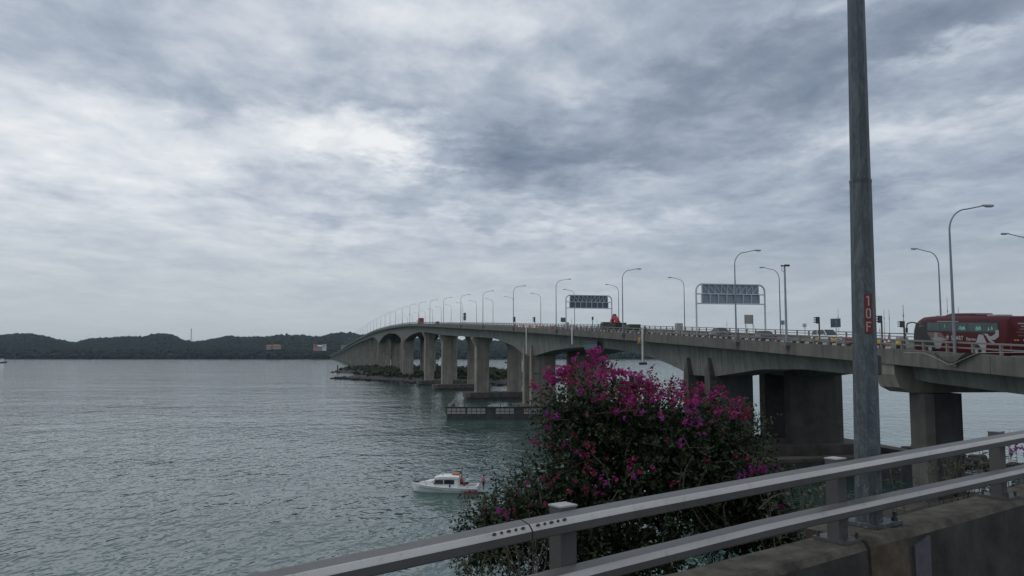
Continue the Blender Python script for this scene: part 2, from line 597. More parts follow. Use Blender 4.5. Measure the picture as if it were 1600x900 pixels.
M['water'] = water_mat()
mb = MB()
mb.add([(-6000, -600, 0), (6000, -600, 0), (6000, 7000, 0), (-6000, 7000, 0)], [(0, 1, 2, 3)])
structure(mb.build('water', 'water'))

# ------------------------------------------------------------------ bridge alignment
EY = [-40, 0, 45, 60.5, 80, 100, 120, 140, 179, 217, 256, 294, 400, 600, 900, 1400, 1940, 2300, 2500]
EX = [34, 34.1, 33.9, 33.0, 31.0, 28.1, 24.2, 19.5, 10.0, .5, -9.2, -18.7, -45, -94.5, -169, -293, -428, -532, -600]
ZY = [-40, 20, 60.5, 100, 140, 179, 217, 256, 294, 340, 399, 452, 522, 617, 714, 848, 1044, 1357, 1939, 2300, 2500]
ZZ = [13.6, 15.3, 16.9, 18.6, 20.5, 22.3, 24.0, 25.65, 27.25, 29.2, 31.6, 33.4, 34.9, 36.2, 36.6, 35.7, 33.5, 28, 17.5, 10, 8]


def pchip(xs, ys):
    xs, ys = np.array(xs, float), np.array(ys, float)
    h = np.diff(xs)
    dl = np.diff(ys) / h
    d = np.zeros(len(xs))
    d[0], d[-1] = dl[0], dl[-1]
    for i in range(1, len(xs) - 1):
        w1, w2 = 2 * h[i] + h[i - 1], h[i] + 2 * h[i - 1]
        d[i] = (h[i - 1] * dl[i] + h[i] * dl[i - 1]) / (h[i] + h[i - 1])

    def f(x):
        i = int(min(max(np.searchsorted(xs, x) - 1, 0), len(xs) - 2))
        t_ = (x - xs[i]) / h[i]
        a = ys[i] * (1 + 2 * t_) * (1 - t_) ** 2 + ys[i + 1] * t_ * t_ * (3 - 2 * t_)
        return float(a + h[i] * (d[i] * t_ * (1 - t_) ** 2 + d[i + 1] * t_ * t_ * (t_ - 1)))
    return f


ex_, ez_ = pchip(EX and EY, EX), pchip(ZY, ZZ)
WID = 23.4


def frame(y):
    s = (ex_(y + .5) - ex_(y - .5))
    l_ = math.hypot(s, 1)
    return Vector((ex_(y), y, 0)), Vector((s / l_, 1 / l_, 0)), Vector((1 / l_, -s / l_, 0))


def bp_(y, o, z):
    p, t_, r_ = frame(y)
    q = p + r_ * o
    return Vector((q.x, q.y, z))


def railtop(y):
    return ez_(y)


def deckz(y):
    return ez_(y) - 1.3


def heading(y):
    _, t_, _ = frame(y)
    return math.atan2(-t_.x, t_.y)


def solve(u, o):               # the station where offset o shows at pixel column u
    lo, hi = 42.0, 2400.0
    a = (u - 800) / F / 1.0
    for _ in range(60):
        mid = (lo + hi) / 2
        p = bp_(mid, o, deckz(mid))
        dpt = p.y * math.cos(PITCH) + (p.z - CAMZ) * math.sin(PITCH)
        if p.x / dpt > a:
            lo = mid
        else:
            hi = mid
    return (lo + hi) / 2


def ys(a, b, near=3.0):
    out = [a]
    while out[-1] < b:
        y = out[-1]
        out.append(min(b, y + (near if y < 320 else near * 2.2 if y < 760 else near * 8)))
    return out


GB = [(62, None), (68, 13.75), (76, 13.9), (88, 14.25), (98, 14.05), (107, 13.2), (111, 12.8), (119, 12.8), (124, 13.9), (131, 15.1), (140, 16.1), (150, 16.75), (158, 17.15),
      (168, 17.3), (178, 17.1), (188, 16.7), (197, 16.0), (205, 15.2), (212, 15.2), (217, 16.4), (226, 18.1), (238, 19.6), (250, 20.6), (265, 21.3),
      (281, 21.7), (318, 22.9), (354, 24.2), (408, 26.9), (430, 27.2), (455, 26.8), (480, 25.4), (496, 23.3), (505, 23.3), (516, 25.4), (530, 27.7), (550, 29.4),
      (595, 30.9), (640, 29.9), (665, 27.6), (682, 24.9), (697, 24.9), (712, 27.6), (732, 30.0), (760, 31.2)]
GBX = [g[0] for g in GB[1:]]
GBZ = [g[1] for g in GB[1:]]


def girdbot(y):
    if y <= 68:
        return ez_(y) - 3.55
    if y > 760:
        return ez_(y) - 5.2
    return float(np.interp(y, GBX, GBZ))


BR = thing('road_bridge', 'long concrete road bridge rising over the strait on paired piers', 'bridge')


def sweep(ylist, sect, name, mat, parent=BR, caps=True, label=None):
    mb = MB()
    mb.loft([[bp_(y, o, z) for (o, z) in sect(y)] for y in ylist], caps)
    return mb.build(name, mat, parent, label=label)


# deck slab with road surface
sweep(ys(-30, 2330, 4), lambda y: [(.26, deckz(y) - .5), (.26, deckz(y) - .05), (WID - .26, deckz(y) - .05), (WID - .26, deckz(y) - .5)], 'deck', 'concrete')
sweep(ys(-30, 2330, 4), lambda y: [(.62, deckz(y) - .046), (.62, deckz(y)), (WID - .62, deckz(y)), (WID - .62, deckz(y) - .046)], 'road_surface', 'asphalt')
sweep(ys(-30, 2330, 5), lambda y: [(11.4, deckz(y) + .004), (11.6, deckz(y) + .55), (11.8, deckz(y) + .55), (12.0, deckz(y) + .004)], 'median_barrier', 'concrete')
# girders, span by span
SPANS = [-30, 20, 69.9, 115.2, 208.5, 281, 354, 408, 500.5, 689.5] + list(range(760, 2320, 65)) + [2325]
for a, b in zip(SPANS[:-1], SPANS[1:]):
    for (o1, o2) in ((1.7, 7.5), (13.8, 21.2)):
        sec_ = lambda y: [(o1 + .35, girdbot(y)), (o1, deckz(y) - .52), (o2, deckz(y) - .52), (o2 - .35, girdbot(y))]
        if o1 < 5 and 60 < a < 300:       # the near girder shows its cast segments
            nseg = max(1, int((b - a) / 4.6))
            for q in range(nseg):
                ya, yb = a + .06 + (b - a - .12) * q / nseg, a + .06 + (b - a - .12) * (q + 1) / nseg
                sweep(list(np.linspace(ya + .018, yb - .018, 4)), sec_, 'girder_segment', 'concrete')
        else:
            sweep(ys(a + .06, b - .06, 2.0), sec_, 'girder', 'concrete')


# edge beams: panels near, one long beam beyond
def ebeam(y):
    zt = railtop(y) - .86
    return [(.0, zt - 1.3), (.0, zt), (.55, zt), (.55, zt - .35), (.25, zt - .6), (.25, zt - 1.3)]


y = 20.0
while y < 300:
    sweep([y + .03, y + 2, y + 4, y + 5.97], ebeam, 'edge_panel', 'fascia')
    y += 6
sweep(ys(300.03, 2325, 5), ebeam, 'edge_beam', 'fascia')
sweep(ys(-30, 2325, 5), lambda y: [(WID - o, z) for (o, z) in ebeam(y)], 'edge_beam', 'fascia')


# railings
def railing(off, sgn):
    rl = sweep(ys(20, 2325, 3), lambda y: [(off - .08, railtop(y) - .13), (off - .08, railtop(y)), (off + .08, railtop(y)), (off + .08, railtop(y) - .13)], 'railing', 'rail')
    sweep(ys(20, 2325, 3), lambda y: [(off - .06, railtop(y) - .5), (off - .06, railtop(y) - .39), (off + .06, railtop(y) - .39), (off + .06, railtop(y) - .5)], 'rail', 'rail', rl)
    pm = MB().box(-.09, .09, -.09, .09, 0, .735).mesh('rail_post', 'rail')
    y = 46.0
    while y < 300:
        o = link('rail_post', pm, rl)
        o.location = bp_(y, off, railtop(y) - .863)
        o.rotation_euler = (0, 0, heading(y))
        y += 3.0
    mb = MB()
    while y < 900:
        p = bp_(y, off, railtop(y) - .86)
        mb.box(p.x - .09, p.x + .09, p.y - .09, p.y + .09, p.z, p.z + .74)
        y += 3.0
    mb.build('far_rail_post', 'rail', rl, stuff=True)


railing(.16, 1)
railing(WID - .16, -1)

# painted kerb blocks behind the near rail
kb = [MB().box(-.14, .14, -.44, .44, 0, .22).mesh('kerb_block', q) for q in ('kerbwhite', 'black')]
y, i = 69.3, 0
while y < 182:
    o = link('kerb_block', kb[i % 2], BR)
    o.location = bp_(y, .41, railtop(y) - .858)
    o.rotation_euler = (0, 0, heading(y))
    y += .9
    i += 1
sweep(ys(73, 100, 3), lambda y: [(1.1, deckz(y) + .003), (1.1, deckz(y) + .62), (1.35, deckz(y) + .62), (1.35, deckz(y) + .003)], 'kerb_line', 'kerbred', label='dull red painted strip behind the near railing')


# ------------------------------------------------------------------ piers
def pier_local(y):
    p, t_, r_ = frame(y)
    o = bpy.data.objects.new('pier', None)
    return p, t_, r_


def blk(mb, y, o1, o2, d0, d1, z0, z1, ch=0.0):
    """block: offsets o1..o2 across, d0..d1 along the bridge from station y"""
    p, t_, r_ = frame(y)
    def q(o, d, z):
        a = p + r_ * o + t_ * d
        return (a.x, a.y, z)
    if ch:
        c = [(o1 + ch, d0), (o2 - ch, d0), (o2, d0 + ch), (o2, d1 - ch), (o2 - ch, d1), (o1 + ch, d1), (o1, d1 - ch), (o1, d0 + ch)]
    else:
        c = [(o1, d0), (o2, d0), (o2, d1), (o1, d1)]
    mb.loft([[q(a, b, z0) for a, b in c], [q(a, b, z1) for a, b in c]])


def cap_on(y, o1, o2, d0, d1, z0, z1, parent):
    mb = MB()
    blk(mb, y, o1, o2, d0, d1, z0, z1, 1.2)
    mb.build('pile_cap', 'cap', parent)
    mb = MB()
    blk(mb, y, o1 + .4, o2 - .4, d0 + .4, d1 - .4, -3, z0 - .002, 1.2)
    mb.build('tidal_skirt', 'wet', parent)


def twin_leaf(y, d0, d1, th, capz, spike=2.3, mat='pier'):
    for (o1, o2) in ((1.25, 7.7), (13.5, 21.6)):
        zt = girdbot(y) + .25
        mb = MB()
        blk(mb, y, o1, o2, d0, d0 + th, capz, zt)
        blk(mb, y, o1, o2, d1 - th, d1, capz, zt)
        # leaf edges run up the web to a point
        p, t_, r_ = frame(y)
        for dd in (d0, d1 - th):
            for oo, s in ((o1, 1), (o2, -1)):
                def q(o, d, z):
                    a = p + r_ * o + t_ * d
                    return (a.x, a.y, z)
                w = .75 * s
                mb.loft([[q(oo, dd, zt + .003), q(oo, dd + th, zt + .003), q(oo + w, dd + th, zt + .003), q(oo + w, dd, zt + .003)],
                         [q(oo + .12 * s, dd + th * .45, zt + spike), q(oo + .12 * s, dd + th * .55, zt + spike), q(oo + w, dd + th * .55, zt + spike), q(oo + w, dd + th * .45, zt + spike)]])
        pr = mb.build('pier', mat, BR)
        if o1 < 5:
            cap_on(y, o1 - 2.5, 24.6, d0 - 2.6, d1 + 2.6, .9, capz, pr)


def hammer(y, capz, left=5.0, right=16.8):
    first = None
    for oc in (left, right):
        zt = girdbot(y) - .02
        p, t_, r_ = frame(y)
        mb = MB()
        def sec(hw, hd, z):
            ch = .35
            out = []
            for a, b in [(-hw + ch, -hd), (hw - ch, -hd), (hw, -hd + ch), (hw, hd - ch), (hw - ch, hd), (-hw + ch, hd), (-hw, hd - ch), (-hw, -hd + ch)]:
                q = p + r_ * (oc + a) + t_ * b
                out.append((q.x, q.y, z))
            return out
        mb.loft([sec(2.4, 1.5, capz), sec(2.4, 1.5, zt - 3.6), sec(2.5, 1.5, zt - 3.2), sec(3.6, 1.5, zt - 1.0), sec(3.75, 1.5, zt - .8), sec(3.75, 1.5, zt)])
        pr = mb.build('pier', 'pier', BR)
        if first is None:
            first = pr
            cap_on(y, -1.2, 24.5, -4.0, 4.0, .7, capz, pr)


# approach pier with crosshead
pA = MB()
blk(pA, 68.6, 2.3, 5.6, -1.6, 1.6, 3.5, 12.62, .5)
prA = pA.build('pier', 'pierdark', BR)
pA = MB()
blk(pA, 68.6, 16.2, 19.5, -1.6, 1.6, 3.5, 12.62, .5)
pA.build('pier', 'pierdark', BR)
mb = MB()
p, t_, r_ = frame(69.9)
secs = []
for dd in (-1.55, 1.55):
    q = []
    for o, z in [(.15, 15.25), (.22, 14.2), (.7, 13.1), (1.6, 12.65), (22.0, 12.65), (22.9, 13.1), (23.2, 15.25)]:
        a = p + r_ * o + t_ * dd
        q.append((a.x, a.y, z))
    secs.append(q)
mb.loft(secs)
mb.build('crosshead', 'pier', prA)
cap_on(68.6, -1.5, 24, -4, 4, .9, 3.5, prA)
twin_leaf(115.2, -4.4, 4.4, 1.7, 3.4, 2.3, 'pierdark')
twin_leaf(208.5, -4.4, 4.4, 1.8, 2.8, 2.6)
hammer(281, 2.5)
hammer(354, 2.4)
hammer(408, 2.4)
for yy in (500.5, 689.5):
    twin_leaf(yy, -6.5, 6.5, 3.0, 2.0, 3.0)
for yy in range(760, 2320, 65):
    for oc in (5.2, 17.0):
        mb = MB()
        blk(mb, yy, oc - 2.0, oc + 2.0, -1.0, 1.0, -2, girdbot(yy) + .1)
        mb.build('pier', 'pier', BR)

# brackets that carry the lamp posts, drain pipes
LAMP_L = [59.7, 100, 140, 179, 217, 256, 294]
CCTV_Y = solve(1231, 0)
for yy in LAMP_L + [CCTV_Y]:
    p, t_, r_ = frame(yy)
    zt = railtop(yy) - .845
    mb = MB()
    secs = []
    near_ = yy < 70
    for z, w, dpt in (((zt, 3.0, .5), (zt - .25, 2.1, .5), (zt - .6, .9, .42), (zt - .85, .3, .3)) if near_ else ((zt, .85, .50), (zt - .35, .75, .45), (zt - .8, .22, .3), (zt - 1.25, .16, .12))):
        secs.append([tuple(p + r_ * o + t_ * d + Vector((0, 0, z))) for o, d in ((-dpt, -w * .6), (.05, -w), (.05, w), (-dpt, w * .6))])
    mb.loft(secs)
    mb.build('lamp_bracket', 'fascia' if near_ else 'rail', BR)
    if near_:
        mb = MB()
        mb.tube([bp_(yy + d, -.52, zt + z) for d, z in ((6, .03), (5, .03), (3.2, .0), (2.2, -.26), (1.0, -.6), (.3, -.84), (-.3, -.84), (-1.0, -.6), (-2.2, -.26), (-3.2, .0), (-5, .03), (-12, .03))], .022, 5)
        mb.build('coping_cable', 'shelter', BR)
for (u, v0, v1, rr) in ((822.5, 507, 553, .17), (894, 510, 538, .18), (1004, 514, 566, .17)):
    yy = solve(u, -.3)
    mb = MB()
    mb.tube([bp_(yy, -.3, zof(v1, yy)), bp_(yy, -.3, zof(v0, yy))], rr, 8)
    dp = mb.build('drain_pipe', 'cream', BR, smooth=True)
    if u == 1004:
        p = bp_(yy, -.3, zof(568, yy))
        MB().cbox(p, 1.3, .5, .42, .08).build('navigation_light', 'darkmetal', dp)
        q = bp_(yy, -.55, zof(532, yy))
        mb = MB()
        mb.tube([(q.x - .55, q.y, q.z - .5), (q.x - .15, q.y, q.z + .5)], .06, 6)
        mb.tube([(q.x - .15, q.y - .13, q.z - .5), (q.x - .55, q.y - .13, q.z + .5)], .06, 6)
        mb.build('cross_mark', 'yellow', dp)
# clearance board on the girder
yy = solve(922, .9)
p, t_, r_ = frame(yy)
G = thing('clearance_board', 'green navigation clearance board fixed to the side of the girder', 'sign', bp_(yy, 1.0, zof(546, yy)), heading(yy))
MB().box(-.08, .08, -3.9, 3.7, .0, 1.0).build('board', 'teal', G)
MB().box(-.08, .08, -3.9, 3.7, 1.02, 1.75).build('board', 'tealdark', G)
MB().box(-.14, .0, -4.25, -3.95, -.3, 2.0).build('frame_post', 'tealdark', G)

# fender in front of the navigation pier
FD = thing('pier_fender', 'low dark fender with rows of pale panels around a bridge pier', 'fender', at(695, 655, 195).xy.to_3d())
fz = 2.9
mb = MB()
Lf, Df = 27.0, 24.0
mb.loft([[(.5, 0, -2), (Lf, 0, -2), (Lf, Df, -2), (.5, Df, -2), (-.6, Df * .5, -2)], [(.5, 0, 1.25), (Lf, 0, 1.25), (Lf, Df, 1.25), (.5, Df, 1.25), (-.6, Df * .5, 1.25)]])
mb.build('base', 'wet', FD)
mb = MB()
mb.box(.3, Lf - .2, .35, .8, 1.25, fz)
mb.box(.3, .8, .8, Df, 1.25, fz)
mb.box(-.1, Lf, .1, 1.2, fz + .003, fz + .22)
mb.box(.1, 1.2, 1.2, Df, fz + .003, fz + .22)
mb.build('fender_wall', 'wet', FD)
pm1 = MB().cbox((0, 0, 0), .98, .12, .62, .03).mesh('panel', pmat('fender_panel_pale', (.33, .31, .29), .8, var=.2, scale=1.5))
for g, xs in enumerate((0.15, 5.0, 11.9, 18.7)):
    for i in range(4):
        for j in range(2):
            o = link('panel', pm1, FD)
            o.location = (xs + .9 + i * 1.12, .29, 1.68 + j * .74)
            o.scale.z = 1.0 if j else .9
mb = MB()
for i in range(7):
    x = .4 + 4.3 * i
    mb.box(x, x + .22, .0, .25, fz + .22, fz + .9)
mb.build('bollard_row', 'darkmetal', FD)
# dark timber and rubble fender round the near piers
FN = thing('rubble_fender', 'dark stained low concrete fender below the nearest twin pier', 'fender', bp_(112, -2, 0).xy.to_3d())
o0 = FN.location
mb = MB()
p, t_, r_ = frame(112)
mb2 = MB()
for o, d, w, dpt, h in ((-1, -13.5, 27, 2.2, 2.6), (-1, 12, 27, 2, 2.6), (24, -11, 2, 23, 2.8)):
    blk(mb, 112, o, o + w, d, d + dpt, -2, h)
    blk(mb2, 112, o - .15, o + w + .15, d - .15, d + dpt + .15, h + .003, h + .4)
for m_, nm, mt in ((mb, 'fender_wall', 'wet'), (mb2, 'coping', 'cap')):
    m_.v = [(q[0] - o0.x, q[1] - o0.y, q[2]) for q in m_.v]
    m_.build(nm, mt, FN)
RB = MB()
rr = random.Random(3)
for i in range(120):
    o_, d_ = rr.uniform(22, 44), rr.uniform(-14, 10)
    q = p + r_ * o_ + t_ * d_
    s = rr.uniform(.5, 1.3)
    RB.cbox((q.x - o0.x, q.y - o0.y, rr.uniform(.1, 1.2)), s * 1.6, s, s * .8, s * .2)
RB.build('rubble', 'rock', FN, stuff=True)


# ------------------------------------------------------------------ street lamps
def lamp_proto(H, arm):
    """arm along local +X"""
    pole = MB()
    pts = [(0, 0, -.9), (0, 0, 0), (0, 0, H * .5), (0, 0, H - 1.9)]
    rs = [.12, .115, .095, .07]
    for i in range(1, 9):
        a = math.pi / 2 * i / 8
        pts.append((1.45 * (1 - math.cos(a)), 0, H - 1.9 + 1.65 * math.sin(a)))
        rs.append(.066 - .002 * i)
    pts.append((arm - .8, 0, H + .03))
    rs.append(.045)
    pole.tube(pts, rs, 8)
    head = MB()
    secs = []
    for x, hw, hz, dz in ((-.95, .06, .05, 0), (-.75, .11, .07, 0), (-.35, .17, .10, -.02), (-.1, .15, .09, -.02), (0, .07, .04, 0)):
        secs.append([(arm + x, -hw, H + .05 + dz - hz), (arm + x, hw, H + .05 + dz - hz), (arm + x, hw * .8, H + .06 + dz + hz * .6), (arm + x, -hw * .8, H + .06 + dz + hz * .6)])
    head.loft(secs)
    lens = MB().box(arm - .6, arm - .15, -.10, .10, H - .085, H - .06)
    return (('pole', pole.mesh('pole', 'lampgrey', True)), ('lamp_head', head.mesh('lamp_head', 'lampgrey')), ('lens', lens.mesh('lens', 'silver')))


LP = lamp_proto(11.2, 3.6)
FARG_L, FARG_R = 'lamps along the near edge of the bridge', 'lamps along the far edge of the bridge'


def lamp(y, o, arm_right, label, group, dz=0.0):
    h = heading(y)
    t = thing('street_lamp', label, 'street lamp', bp_(y, o, railtop(y) - .85 + dz), h if arm_right else h + math.pi, group)
    a = link('pole', LP[0][1], t)
    b = link('lamp_head', LP[1][1], t)
    link('lens', LP[2][1], b)
    return t


lamp(59.7, -.12, True, 'tall curved street lamp standing in front of the maroon bus', FARG_L, -.1)
lamp(100, -.12, True, 'tall curved street lamp crossing in front of the right-hand sign gantry', FARG_L)
lamp(140, -.12, True, 'curved street lamp just right of the crane truck, arm to the right', FARG_L)
lamp(179, -.12, True, 'curved street lamp just left of the small sign gantry', FARG_L)
lamp(217, -.12, True, 'curved street lamp on the near edge beside the row of orange barriers', FARG_L)
lamp(256, -.12, True, 'slim street lamp on the near edge above the gap between the flared piers', FARG_L)
lamp(294, -.12, True, 'slim street lamp on the near edge beside the round road signs', FARG_L)
ORD = ['nearest', 'second', 'third', 'fourth', 'fifth', 'sixth', 'seventh', 'eighth', 'ninth', 'tenth']
y = 333.0
while y < 1500:
    kk = int((y - 333) / 39)
    lamp(y, -.12, True, ('near-edge street lamp, ' + ORD[kk] + ' one to the left of the round road signs') if kk < 9 else 'tiny near-edge street lamp on the far side of the bridge crest', FARG_L)
    y += 39
for (u, lb) in ((1220, 'curved street lamp with left-pointing arm between gantry leg and camera pole'), (1070, 'curved street lamp with left-pointing arm left of the right-hand gantry'),
                (967, 'street lamp with left-pointing arm behind the red crane'), (898, 'street lamp with left-pointing arm behind the small gantry, by its left leg'),
                (845, 'street lamp with left-pointing arm right of the orange barriers')):
    lamp(solve(u, WID), WID, False, lb, FARG_R)
lamp(solve(1472, WID), WID, False, 'curved street lamp with left-pointing arm behind the bus roof', FARG_R)
lamp(80, WID + .2, False, 'street lamp whose left-pointing arm juts in at the right picture edge', FARG_R, .3)
y = 308.0
while y < 1300:
    kk = int((y - 308) / 35.5)
    lamp(y, WID, False, ('far-edge lamp with left arm, ' + ORD[kk] + ' one left of the leftmost traffic light') if kk < 6 else 'tiny far-edge street lamp with left arm over the bridge crest', FARG_R)
    y += 35.5

# CCTV pole
yy = CCTV_Y
H = zof(417, yy) - (railtop(yy) - .85)
T = thing('camera_pole', 'straight grey pole with a traffic camera on top, right of the gantry', 'camera pole', bp_(yy, -.12, railtop(yy) - .85), heading(yy))
MB().tube([(0, 0, -.5), (0, 0, H * .6), (0, 0, H)], [.15, .12, .1], 8).build('pole', 'galv', T, True)
mb = MB().box(-.08, .08, -.08, .08, H + .003, H + .22)
mb.cbox((.28, 0, H + .16), .62, .2, .22, .04)
mb.cbox((-.3, 0, H + .12), .3, .18, .16, .04)
mb.build('camera', 'darkmetal', T)
mb = MB().tube([(-.3, 0, H + .04), (-.36, 0, H - .4), (-.12, 0, H - .55)], .025, 5)
mb.build('cable', 'darkmetal', T)


# ------------------------------------------------------------------ sign gantries
def gantry(uL, uR, vtop, vbot_sign, vmid, label, cells, dark):
    yL = solve(uL, .5)
    pL = bp_(yL, .5, deckz(yL))
    dpt = pL.y * math.cos(PITCH)
    span = 10.6
    h = heading(yL)
    T = thing('sign_gantry', label, 'sign gantry', pL, h)
    Ht = zof(vtop, yL) - pL.z
    Hb = zof(vbot_sign, yL) - pL.z
    Hm = zof(vmid, yL) - pL.z
    rad_ = .95
    pts = [(0, 0, -.1), (0, 0, Ht - rad_)]
    for i in range(1, 7):
        a = math.pi / 2 * i / 6
        pts.append((rad_ - rad_ * math.cos(a), 0, Ht - rad_ + rad_ * math.sin(a)))
    pts2 = [(span - x, yy_, z) for x, yy_, z in reversed(pts)]
    mb = MB()
    mb.tube(pts + pts2, .13, 8)
    mb.build('arched_frame', 'truss', T, True)
    mb = MB()
    for z in (Hb, Hm):
        mb.tube([(.1, 0, z), (span - .1, 0, z)], .09, 6)
    mb.build('chord', 'truss', T)
    x0, x1 = .95, span - .95
    MB().box(x0, x1, .12, .26, Hm + .06, Ht - .06).build('sign_panel', 'signdark' if dark else 'signback', T)
    w = (x1 - x0 + .2) / cells
    pm = MB().box(.03, w - .03, .14, .26, 0, Hm - Hb - .1).mesh('sign_panel', 'signdark' if dark else 'signback')
    fm = MB().box(-.06, .06, -.08, .12, 0, Hm - Hb).mesh('stiffener', 'truss')
    for i in range(cells):
        o = link('sign_panel', pm, T)
        o.location = (x0 - .1 + i * w, 0, Hb + .08)
    for i in range(cells + 1):
        o = link('stiffener', fm, T)
        o.location = (x0 - .1 + i * w, 0, Hb + .01)
    nb = 9
    wb = (x1 - x0) / nb
    for i in range(nb + 1):
        MB().tube([(x0 + i * wb, -.02, Hm), (x0 + i * wb, -.02, Ht)], .055, 5).build('truss_bar', 'truss', T)
    for i in range(nb):
        a, b = (Ht - .05, Hm + .05) if i < nb / 2 else (Hm + .05, Ht - .05)
        MB().tube([(x0 + i * wb, -.02, a), (x0 + (i + 1) * wb, -.02, b)], .055, 5).build('truss_bar', 'truss', T)
    return T


gantry(1089, 1203, 443.5, 474, 459, 'larger arched sign gantry seen from behind, right of the concrete box', 7, False)
gantry(884.5, 964, 461, 481, 471.5, 'smaller dark arched sign gantry left of the red crane', 7, True)


# ------------------------------------------------------------------ small signs, signals, rods on the deck
def deck_thing(name, label, cat, u, o, group=None, drop=0.0):
    yy = solve(u, o)
    return thing(name, label, cat, bp_(yy, o, deckz(yy) - drop), heading(yy), group), yy


def board(u, o, w, vt, vb, label, mat='signback', legs=1, tilt=0.0, brace=False):
    T, yy = deck_thing('road_sign', label, 'road sign', u, o)
    zb, zt = zof(vb, yy) - T.location.z, zof(vt, yy) - T.location.z
    mb = MB()
    mb.hexa([(-w / 2, .02, zb), (w / 2, .02, zb + tilt), (w / 2, .07, zb + tilt), (-w / 2, .07, zb), (-w / 2, .02, zt), (w / 2, .02, zt + tilt), (w / 2, .07, zt + tilt), (-w / 2, .07, zt)])
    mb.build('panel', mat, T)
    xs = [0] if legs == 1 else [-w * .42, w * .42]
    for x in xs:
        MB().tube([(x, -.03, 0), (x, -.03, zt - .1)], .05, 6).build('post', 'galv', T)
        if brace:
            MB().tube([(x + .5, -.9, 0), (x, -.05, zb)], .035, 5).build('brace', 'galv', T)
    return T


board(1171, 13, 1.5, 490.5, 505, 'plain grey square board on two braced legs beside the gantry', 'shelter', 2, brace=True)
board(1223.5, 18, .7, 499, 506, 'small grey square sign on a thin post by the camera pole')
board(1258, 17, .62, 504, 510, 'small pale square sign on a post left of the white van', 'cream')
board(1307, 12.4, 1.35, 497, 511, 'dark slanted square sign above the white van', 'signdark', 1, .06)
board(880, 3.5, 1.15, 496, 503, 'square grey-green sign by the left leg of the small gantry', 'signdark', 1)

T, yy = deck_thing('road_sign', 'two round traffic signs stacked on one post near the crest', 'road sign', 726, .9)
zb = zof(500, yy) - T.location.z
MB().tube([(0, 0, 0), (0, 0, zof(488, yy) - T.location.z)], .07, 6).build('post', 'galv', T)
for k, (vv, sx) in enumerate(((491, .62), (495.5, .62), (499, .6))):
    zc = zof(vv, yy) - T.location.z
    if k < 2:
        mb = MB()
        mb.loft([[(.58 * math.cos(a * math.pi / 6), d_, zc + .58 * math.sin(a * math.pi / 6)) for a in range(12)] for d_ in (-.14, -.08)])
        mb.build('disc', 'signdark', T)
    else:
        MB().box(-.5, .5, -.14, -.08, zc - .35, zc + .35).build('plate', 'signdark', T)


def signal(u, o, vt, vb, label, lit=False):
    T, yy = deck_thing('traffic_light', label, 'traffic light', u, o, 'traffic lights on the bridge deck')
    zt, zb = zof(vt, yy) - T.location.z, zof(vb, yy) - T.location.z
    MB().tube([(0, 0, 0), (0, 0, zt)], .085, 6).build('pole', 'darkmetal', T)
    if lit:
        s, y0, y1 = -.05, -.3, -.09
    else:                        # turned to face left across the deck
        T.rotation_euler.z -= math.pi / 2
        s, y0, y1 = 0, -.36, -.10
    hw = .17
    hd = MB().cbox((s, (y0 + y1) / 2, (zb + zt) / 2), 2 * hw, y1 - y0, zt - zb, .03).build('signal_head', 'darkmetal', T)
    h = (zt - zb) / 3
    for i in range(3):
        zc = zt - h * (i + .5)
        mb = MB()
        mb.loft([[(s + .13 * math.cos(a * math.pi / 4), d_, zc + .13 * math.sin(a * math.pi / 4)) for a in range(8)] for d_ in (y0 - .03, y0 - .002)])
        mb.build('signal_lens', 'greenlit' if (lit and i == 2) else 'lens', hd)
        vis = MB()
        arc = [(math.cos(a * math.pi / 6), math.sin(a * math.pi / 6)) for a in range(0, 7)]
        r1 = h * .44
        vis.loft([[(s + r1 * c, d_, zc + k_ + r1 * q) for c, q in arc] + [(s + r1 * .86 * c, d_, zc + k_ + r1 * .86 * q) for c, q in reversed(arc)] for d_, k_ in ((y0 - .30, -.04), (y0 - .001, 0))])
        vis.build('visor', 'darkmetal', hd)
    return T


signal(805, 1.2, 495, 503, 'black traffic light beside the row of orange barriers, leftmost')
signal(836, 6, 495, 503, 'black traffic light standing behind the orange barriers')
signal(926, 5.5, 494.5, 501.5, 'traffic light showing green, left of the crane truck', True)
signal(1281, 7.0, 494.5, 505, 'dark traffic light in front of the white van')
signal(1379, 8.0, 492.5, 504, 'dark traffic light just right of the big lamp post')
signal(1414, 8.8, 501, 511, 'low dark traffic light beside the grey box left of the bus')


def rod(u, o, vt, label, r_=.035):
    T, yy = deck_thing('marker_rod', label, 'rod', u, o, 'thin upright rods on the bridge deck')
    MB().tube([(0, 0, 0), (0, 0, zof(vt, yy) - T.location.z)], [r_ * 1.3, r_ * .7], 6).build('rod', 'shelter', T)
    z1 = (zof(vt, yy) - T.location.z) * .72
    MB().tube([(0, 0, z1), (0, 0, z1 + .25)], r_ * 1.7, 6).build('collar', 'galv', T)


rod(1136, 17, 500, 'thin upright rod under the right-hand sign gantry')
rod(1311, 17, 480, 'thin upright rod behind the dark slanted sign')
rod(1383, 16, 482, 'left one of the close pair of thin rods right of the big lamp post')
rod(1391, 16, 482, 'right one of the close pair of thin rods right of the big lamp post')
rod(1413.5, 12, 475, 'tallest thin rod, beside the low traffic light left of the bus', .05)
rod(1375.5, 18, 509, 'shortest thin rod, beside the big lamp post')
rod(1483, 16, 464, 'thin rod rising behind the bus roof, left of the lamp post')
rod(1500, 17, 478, 'thin rod rising behind the bus roof, right of the lamp post')
rod(893, 14, 497, 'thin rod behind the concrete block by the small gantry')
rod(933, 15, 497, 'thin rod right of the green traffic light')


